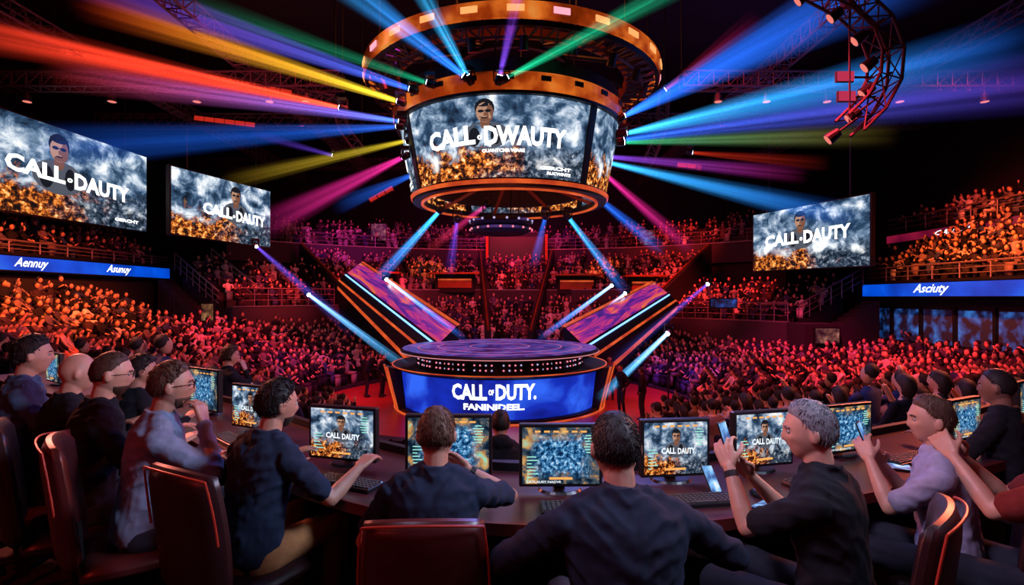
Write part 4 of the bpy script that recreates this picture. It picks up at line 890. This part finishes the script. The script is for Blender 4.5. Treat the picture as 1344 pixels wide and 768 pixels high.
P('person in dark clothes touching their face beyond the left desk',303,482,6.2,40,4,20,0,(-.2,.3,.8),(.1,.22,1.05,(.4,0,-1)),'fair',blk,'long',hbr,'long',voxel=.012,floorz=2.5)
def inhand(Mw,arm,off,rot,label):
    S,E,W=arm; d=(W-E).normalized(); p=Mw@(W+d*.10+Vector(off)); phone(p,rot,label)
inhand(M9,a9[0],(.03,.0,.02),(1.25,0,.75),'phone held up in the hand of the grey haired man')
inhand(M10,a10[0],(.03,.0,.02),(1.2,0,.8),'phone held by the man in lavender')
for lab,px,py,Y,hd,sk,sh_ in (('crew member in black standing left of the stage, left one',483,470,23,70,'tan',blk),('crew member in black standing left of the stage, right one',503,470,23,100,'tan',blk),('crew member in black standing right of the stage, nearest',841,493,18.8,-60,'dark',blk),('crew member in black standing right of the stage, left one',814,487,19.6,-120,'tan',blk),('crew member in dark red standing behind the right crew',800,474,22.3,-160,'tan',red)):
    P(lab,px,py,Y,hd,2,0,0,(-.24,.06,.98),(.24,.10,1.0),sk,sh_,'long',hb,'short',mode='stand',voxel=.022,floorz=0,s=1.03)
p=at(878,436,22); t=thing('light_stand','thin dark stand carrying the brightest stage light','stand',(p.x,p.y+.1,0)); MB().tube((0,0,0),(0,0,p.z+.25),.04,.03,8).build('pole',M_black,t); MB().lathe([(0,0),(.3,0),(.3,.04),(0,.06)],seg=20).build('base',M_black,t)
# ================================================================ CROWD
def crowd_cloth(name,mass):
    m=bpy.data.materials.new(name); m.use_nodes=True; n=m.node_tree.nodes; l=m.node_tree.links; b=n['Principled BSDF']; b.inputs['Roughness'].default_value=.9; b.inputs['Specular IOR Level'].default_value=.2
    if mass: a=n.new('ShaderNodeAttribute'); a.attribute_name='tint'; src=a.outputs['Fac']
    else: a=n.new('ShaderNodeObjectInfo'); src=a.outputs['Random']
    r=ramp(n,[(0,(.006,.006,.010)),(.28,(.012,.011,.02)),(.45,(.05,.025,.035)),(.58,(.02,.04,.13)),(.72,(.16,.10,.11)),(.86,(.30,.25,.28)),(1,(.75,.65,.65))])
    l.new(src,r.inputs[0]); l.new(r.outputs[0],b.inputs['Base Color']); return m
MCi=crowd_cloth('crowd_cloth',False); MCm=crowd_cloth('crowd_cloth_far',True); MCh=mat('crowd_hair',(.014,.008,.007),.7); MCs=mat('crowd_skin',(.58,.31,.21),.6)
def tmpl(pose,female):
    mb=MB(); k=.92 if female else 1
    ux=lambda h,f=0: Vector((0,f,.53+h))
    mb.loft([(ux(h,f),rx*k,ry*k,None) for h,rx,ry,f in ((-.08,.15,.11,0),(0,.18,.13,0),(.2,.155,.115,.01),(.4,.19,.125,0),(.49,.18,.105,0),(.55,.08,.07,0))],16,2.3)
    mb.cone2(ux(.5),.06,ux(.66),.055,10); headgrid(mb,headshape,ux(.72,.02),Matrix.Identity(3),20,14)
    if female: mb.ell(ux(.69,-.03),(.092,.085,.14),None,12,9)
    else: mb.ell(ux(.77,.0),(.084,.100,.092),None,12,9)
    H={0:((-.15,.36,.62),(.15,.36,.62)),1:((-.28,.15,1.40),(.26,.2,1.36)),2:((-.15,.36,.62),(.22,.25,1.34)),3:((-.03,.3,.98),(.04,.3,1.0)),4:((-.25,.3,.7),(.08,.26,1.1))}[pose]
    for sx,T in zip((-1,1),H):
        S=ux(.475)+Vector((sx*.185*k,0,0)); E,W=ik(S,Vector(T),.29,.25,Vector((sx*.6,-.1,-.8))); mb.cone2(S,.06*k,E,.045,10); mb.cone2(E,.045,W,.03,10); mb.cone2(W,.035,W+(W-E).normalized()*.11,.03,8)
        Kn=Vector((sx*.15,.42,.56)); An=Vector((sx*.15,.40,.1)); mb.cone2(Vector((sx*.09,.02,.52)),.085,Kn,.06,10); mb.cone2(Kn,.06,An,.045,10); mb.cone2(An+Vector((0,-.02,-.04)),.045,An+Vector((0,.14,-.05)),.04,8)
    me=bake(mb,.020,1,'spectator',[MCi],None,0,True); me.materials.clear()
    for m in (MCi,MCs,MCh): me.materials.append(m)
    mi=[]
    for p_ in me.polygons:
        c=p_.center; m=0
        if c.z>1.07 and abs(c.x)<.14:
            m=1
            if c.z-1.25> interp(c.y,[(-.2,-.14),(0,-.04),(.06,.02),(.10,.055)]) or (female and c.y<.0): m=2
        for T in H:
            if (c-Vector(T)).length<.13: m=1
        mi.append(m)
    me.polygons.foreach_set('material_index',mi); return me
TM=[tmpl(a,b) for a,b in ((0,False),(3,False),(1,False),(0,True),(2,False),(4,True),(3,True))]; TW=[6,3,.4,6,.8,2.5,2]
def low(pose):
    mb=MB(); mb.mi=0
    mb.loft([((0,.0,.44),.17,.13,None),((0,0,.75),.15,.11,None),((0,0,.98),.20,.11,None),((0,0,1.08),.07,.06,None)],7)
    mb.box((0,.22,.52),(.34,.42,.13)); mb.box((0,.40,.24),(.32,.12,.45))
    mb.mi=1; mb.ell((0,.02,1.23),(.080,.092,.120),None,7,5); mb.mi=2; mb.ell((0,-.030,1.29),(.088,.098,.105),None,7,5)
    for sx in (-1,1):
        S=Vector((sx*.2,0,1.0)); up=(pose==1) or (pose==2 and sx==1)
        E=Vector((sx*.30,.12,.85 if not up else 1.15)); W=Vector((sx*.12,.34,.72)) if not up else Vector((sx*.25,.2,1.42))
        if pose==3: E=Vector((sx*.27,.1,.78)); W=Vector((sx*.03,.28,1.0))
        mb.mi=0; mb.tube(S,E,.055,.045,5); mb.tube(E,E.lerp(W,.5),.044,.038,5); mb.mi=1; mb.tube(E.lerp(W,.5),W,.036,.030,5)
    bm=mb.bm; bmesh.ops.recalc_face_normals(bm,faces=bm.faces); bm.verts.index_update()
    V=np.array([v.co[:] for v in bm.verts]); Fc=[[v.index for v in f.verts] for f in bm.faces]; MI=[f.material_index for f in bm.faces]; bm.free(); return V,Fc,MI
LT=[low(i) for i in range(4)]
def px(s_): x,y,z=s_[:3]; return 672+F*x/max(y,.1),HZ-(z+1.2-CH)*F/max(y,.1)
def vis_(s_):
    a,b=px(s_); return s_[1]>3 and -20<a<1364 and -20<b<interp(a,[(0,452),(250,478),(300,510),(520,535),(870,540),(1000,535),(1100,515),(1344,505)])
random.shuffle(SP)
inv=[s_ for s_ in SP if vis_(s_)]; hid=[s_ for s_ in SP if not vis_(s_)]
inv.sort(key=lambda s_:s_[0]**2+s_[1]**2)
near300=inv[:300]; rest=inv[300:]+hid
GL={'left':('spectator in the dense seated crowd left of the stage','spectators left of the stage'),'right':('spectator in the dense seated crowd right of the stage','spectators right of the stage'),'back':('spectator in the crowd behind the stage','spectators behind the stage'),'upper left':('spectator in the upper left tier','spectators in the upper left tier'),'upper right':('spectator in the upper right tier','spectators in the upper right tier')}
for x,y,z,a,bk in near300:
    o=link('spectator',random.choices(TM,TW)[0],None,(x,y,z),(0,0,a+random.uniform(-.35,.35))); sc=random.uniform(.88,1.02); o.scale=(sc,sc,sc); tag(o,GL[bk][0],'person',GL[bk][1])
VA=[];FA=[];MA=[];TA=[];nv=0
for x,y,z,a,bk in rest:
    V,Fc,MI=random.choices(LT,[6,.6,1.2,3])[0]; a+=random.uniform(-.5,.5); sc=random.uniform(.88,1.06); ca,sa=math.cos(a)*sc,math.sin(a)*sc
    W=np.empty_like(V); W[:,0]=V[:,0]*ca-V[:,1]*sa+x; W[:,1]=V[:,0]*sa+V[:,1]*ca+y; W[:,2]=V[:,2]*sc+z+random.choice((0,0,0,.2)); VA.append(W); FA+= [[i+nv for i in f] for f in Fc]; MA+=MI; TA+=[random.random()]*len(V); nv+=len(V)
me=bpy.data.meshes.new('crowd'); me.from_pydata(np.vstack(VA).tolist(),[],FA)
for m in (MCm,MCs,MCh): me.materials.append(m)
me.polygons.foreach_set('material_index',MA); me.polygons.foreach_set('use_smooth',[True]*len(MA))
at_=me.attributes.new('tint','FLOAT','POINT'); at_.data.foreach_set('value',TA)
tag(link('crowd',me),'thousands of distant spectators filling the seating tiers','crowd',None,'stuff')
# ================================================================ LIGHTS
def area(loc,tgt,size,power,col,spread=None):
    l=bpy.data.lights.new('area_light','AREA'); l.energy=power; l.size=size; l.color=col; o=bpy.data.objects.new('area_light',l); COL.objects.link(o); o.location=loc
    o.rotation_euler=(Vector(tgt)-Vector(loc)).to_track_quat('-Z','Y').to_euler()
    if spread: l.spread=spread*D2R
    return o
def spot(loc,tgt,ang,power,col,blend=.9,rad=.3):
    l=bpy.data.lights.new('spot_light','SPOT'); l.energy=power; l.color=col; l.spot_size=ang*D2R; l.spot_blend=blend; l.shadow_soft_size=rad; o=bpy.data.objects.new('spot_light',l); COL.objects.link(o); o.location=loc
    o.rotation_euler=(Vector(tgt)-Vector(loc)).to_track_quat('-Z','Y').to_euler(); return o
OR=(1,.16,.02); RE=(1,.04,.025); MA_=(1,.025,.16); PU=(.5,.05,.9); BL=(.08,.18,1)
area((-6,18,13),(-14,20,2),6,700,(1,.04,.06),120); area((6,18,13),(14,20,2),6,850,(1,.04,.07),120); area((0,27,14),(0,40,4),7,1900,(1,.03,.08),130); area((0,44,14),(0,50,9),8,450,(.8,.04,.4),150)
spot((-8,12,15),(-19,20,3.8),42,32000,OR); spot((-8,12,14),(-16,15,3),38,11000,(1,.09,.02)); spot((-9,14,15),(-22,24,7),34,18000,(1,.08,.03))
spot((-6,20,14),(-13,25,2),34,13000,(1,.03,.07)); spot((-4,18,14),(-8,24,1),30,11000,(.8,.04,.6)); spot((-5,26,14),(-9,36,4),30,26000,(1,.03,.07)); spot((-2,26,14),(-4,38,5),26,24000,(1,.05,.03)); spot((4,26,14),(5,38,5),28,26000,(1,.05,.04)); spot((6,26,14),(11,37,4),28,26000,RE)
spot((0,24,14),(0,34,2),34,10000,BL); spot((-12,30,14),(-13,42,9),36,9000,(.9,.04,.5)); spot((12,30,14),(13,42,9),36,13000,RE); spot((0,34,15),(0,47,9),40,9000,(1,.03,.06))
spot((-3,30,14),(-6.5,41,6.5),16,14000,OR); spot((3,30,14),(7,41,6.5),16,14000,OR); spot((0,30,14),(-.2,40,6),14,9000,RE)
spot((6,14,14),(13,18,2),44,23000,(1,.04,.06)); spot((5,12,14),(9,11,2),40,5500,(1,.08,.05)); spot((8,20,14),(14,26,2),32,16000,MA_); spot((6,20,14),(7,24,1),26,9000,PU)
spot((12.5,18.5,12.5),(22,22.5,6.5),58,26000,OR); spot((13,18,13),(26,27,9.5),34,11000,(1,.07,.04)); spot((8,26,14),(14,34,4),32,18000,RE); spot((-9,26,14),(-15,32,4.5),32,18000,(1,.05,.05))
area((C0.x,20,7),(C0.x,22,2),3,160,(.4,.2,1)); area((-.5,13,6),(-.5,22,0),3,260,(1,.15,.08)); spot((-9,16,10),(-6.5,24,0),40,4500,(1,.05,.03)); spot((9,15,10),(5.5,21,0),34,4500,(1,.05,.03))
area((0,22,18),(0,22,13),6,320,(1,.2,.04)); area((-13,22,9.5),(-13,24,16),6,240,(1,.08,.10),140); area((13,24,9.5),(13,26,16),6,200,(.35,.12,1),140)  # last two: unseen up-lights added so the ceiling trusses show
# on the desk and the people: rim light from the hall, very little from behind the camera
area((1.5,8.5,7.5),(0,2.7,3.3),2.0,230,(.22,.26,1))
area((6.5,7,6.5),(-1.5,3.2,3.6),1.0,430,(1,.18,.09))
area((-6.5,7.5,6.5),(1.5,2.7,3.6),1.0,430,(1,.22,.15))
area((3.0,1.9,6.2),(-2.4,3.2,3.6),1.0,60,(.60,.70,1),80)  # unseen front fill, added to lift the people at left
area((-1.0,1.4,6.4),(2.4,2.8,3.6),.8,28,(.80,.66,1),80)  # weaker unseen fill, added for the people at right
area((-3.5,-.5,6.0),(-1.0,2.2,3.2),1.5,42,(1,.05,.03))
area((3.5,-.5,6.5),(1.5,2.4,3.3),2,16,(.9,.10,.2))
w=bpy.data.worlds.new('world'); SC.world=w; w.use_nodes=True; w.node_tree.nodes['Background'].inputs[0].default_value=(.04,.015,.05,1); w.node_tree.nodes['Background'].inputs[1].default_value=.2
cam=bpy.data.cameras.new('camera'); co=bpy.data.objects.new('camera',cam); COL.objects.link(co); co.location=(0,0,CH); co.rotation_euler=(PI/2,0,0)
cam.sensor_fit='HORIZONTAL'; cam.sensor_width=36; cam.lens=36*F/1344; cam.shift_y=(HZ-384)/1344; cam.clip_end=200; cam.clip_start=.05
SC.camera=co
bpy.data.scenes.remove(TS)
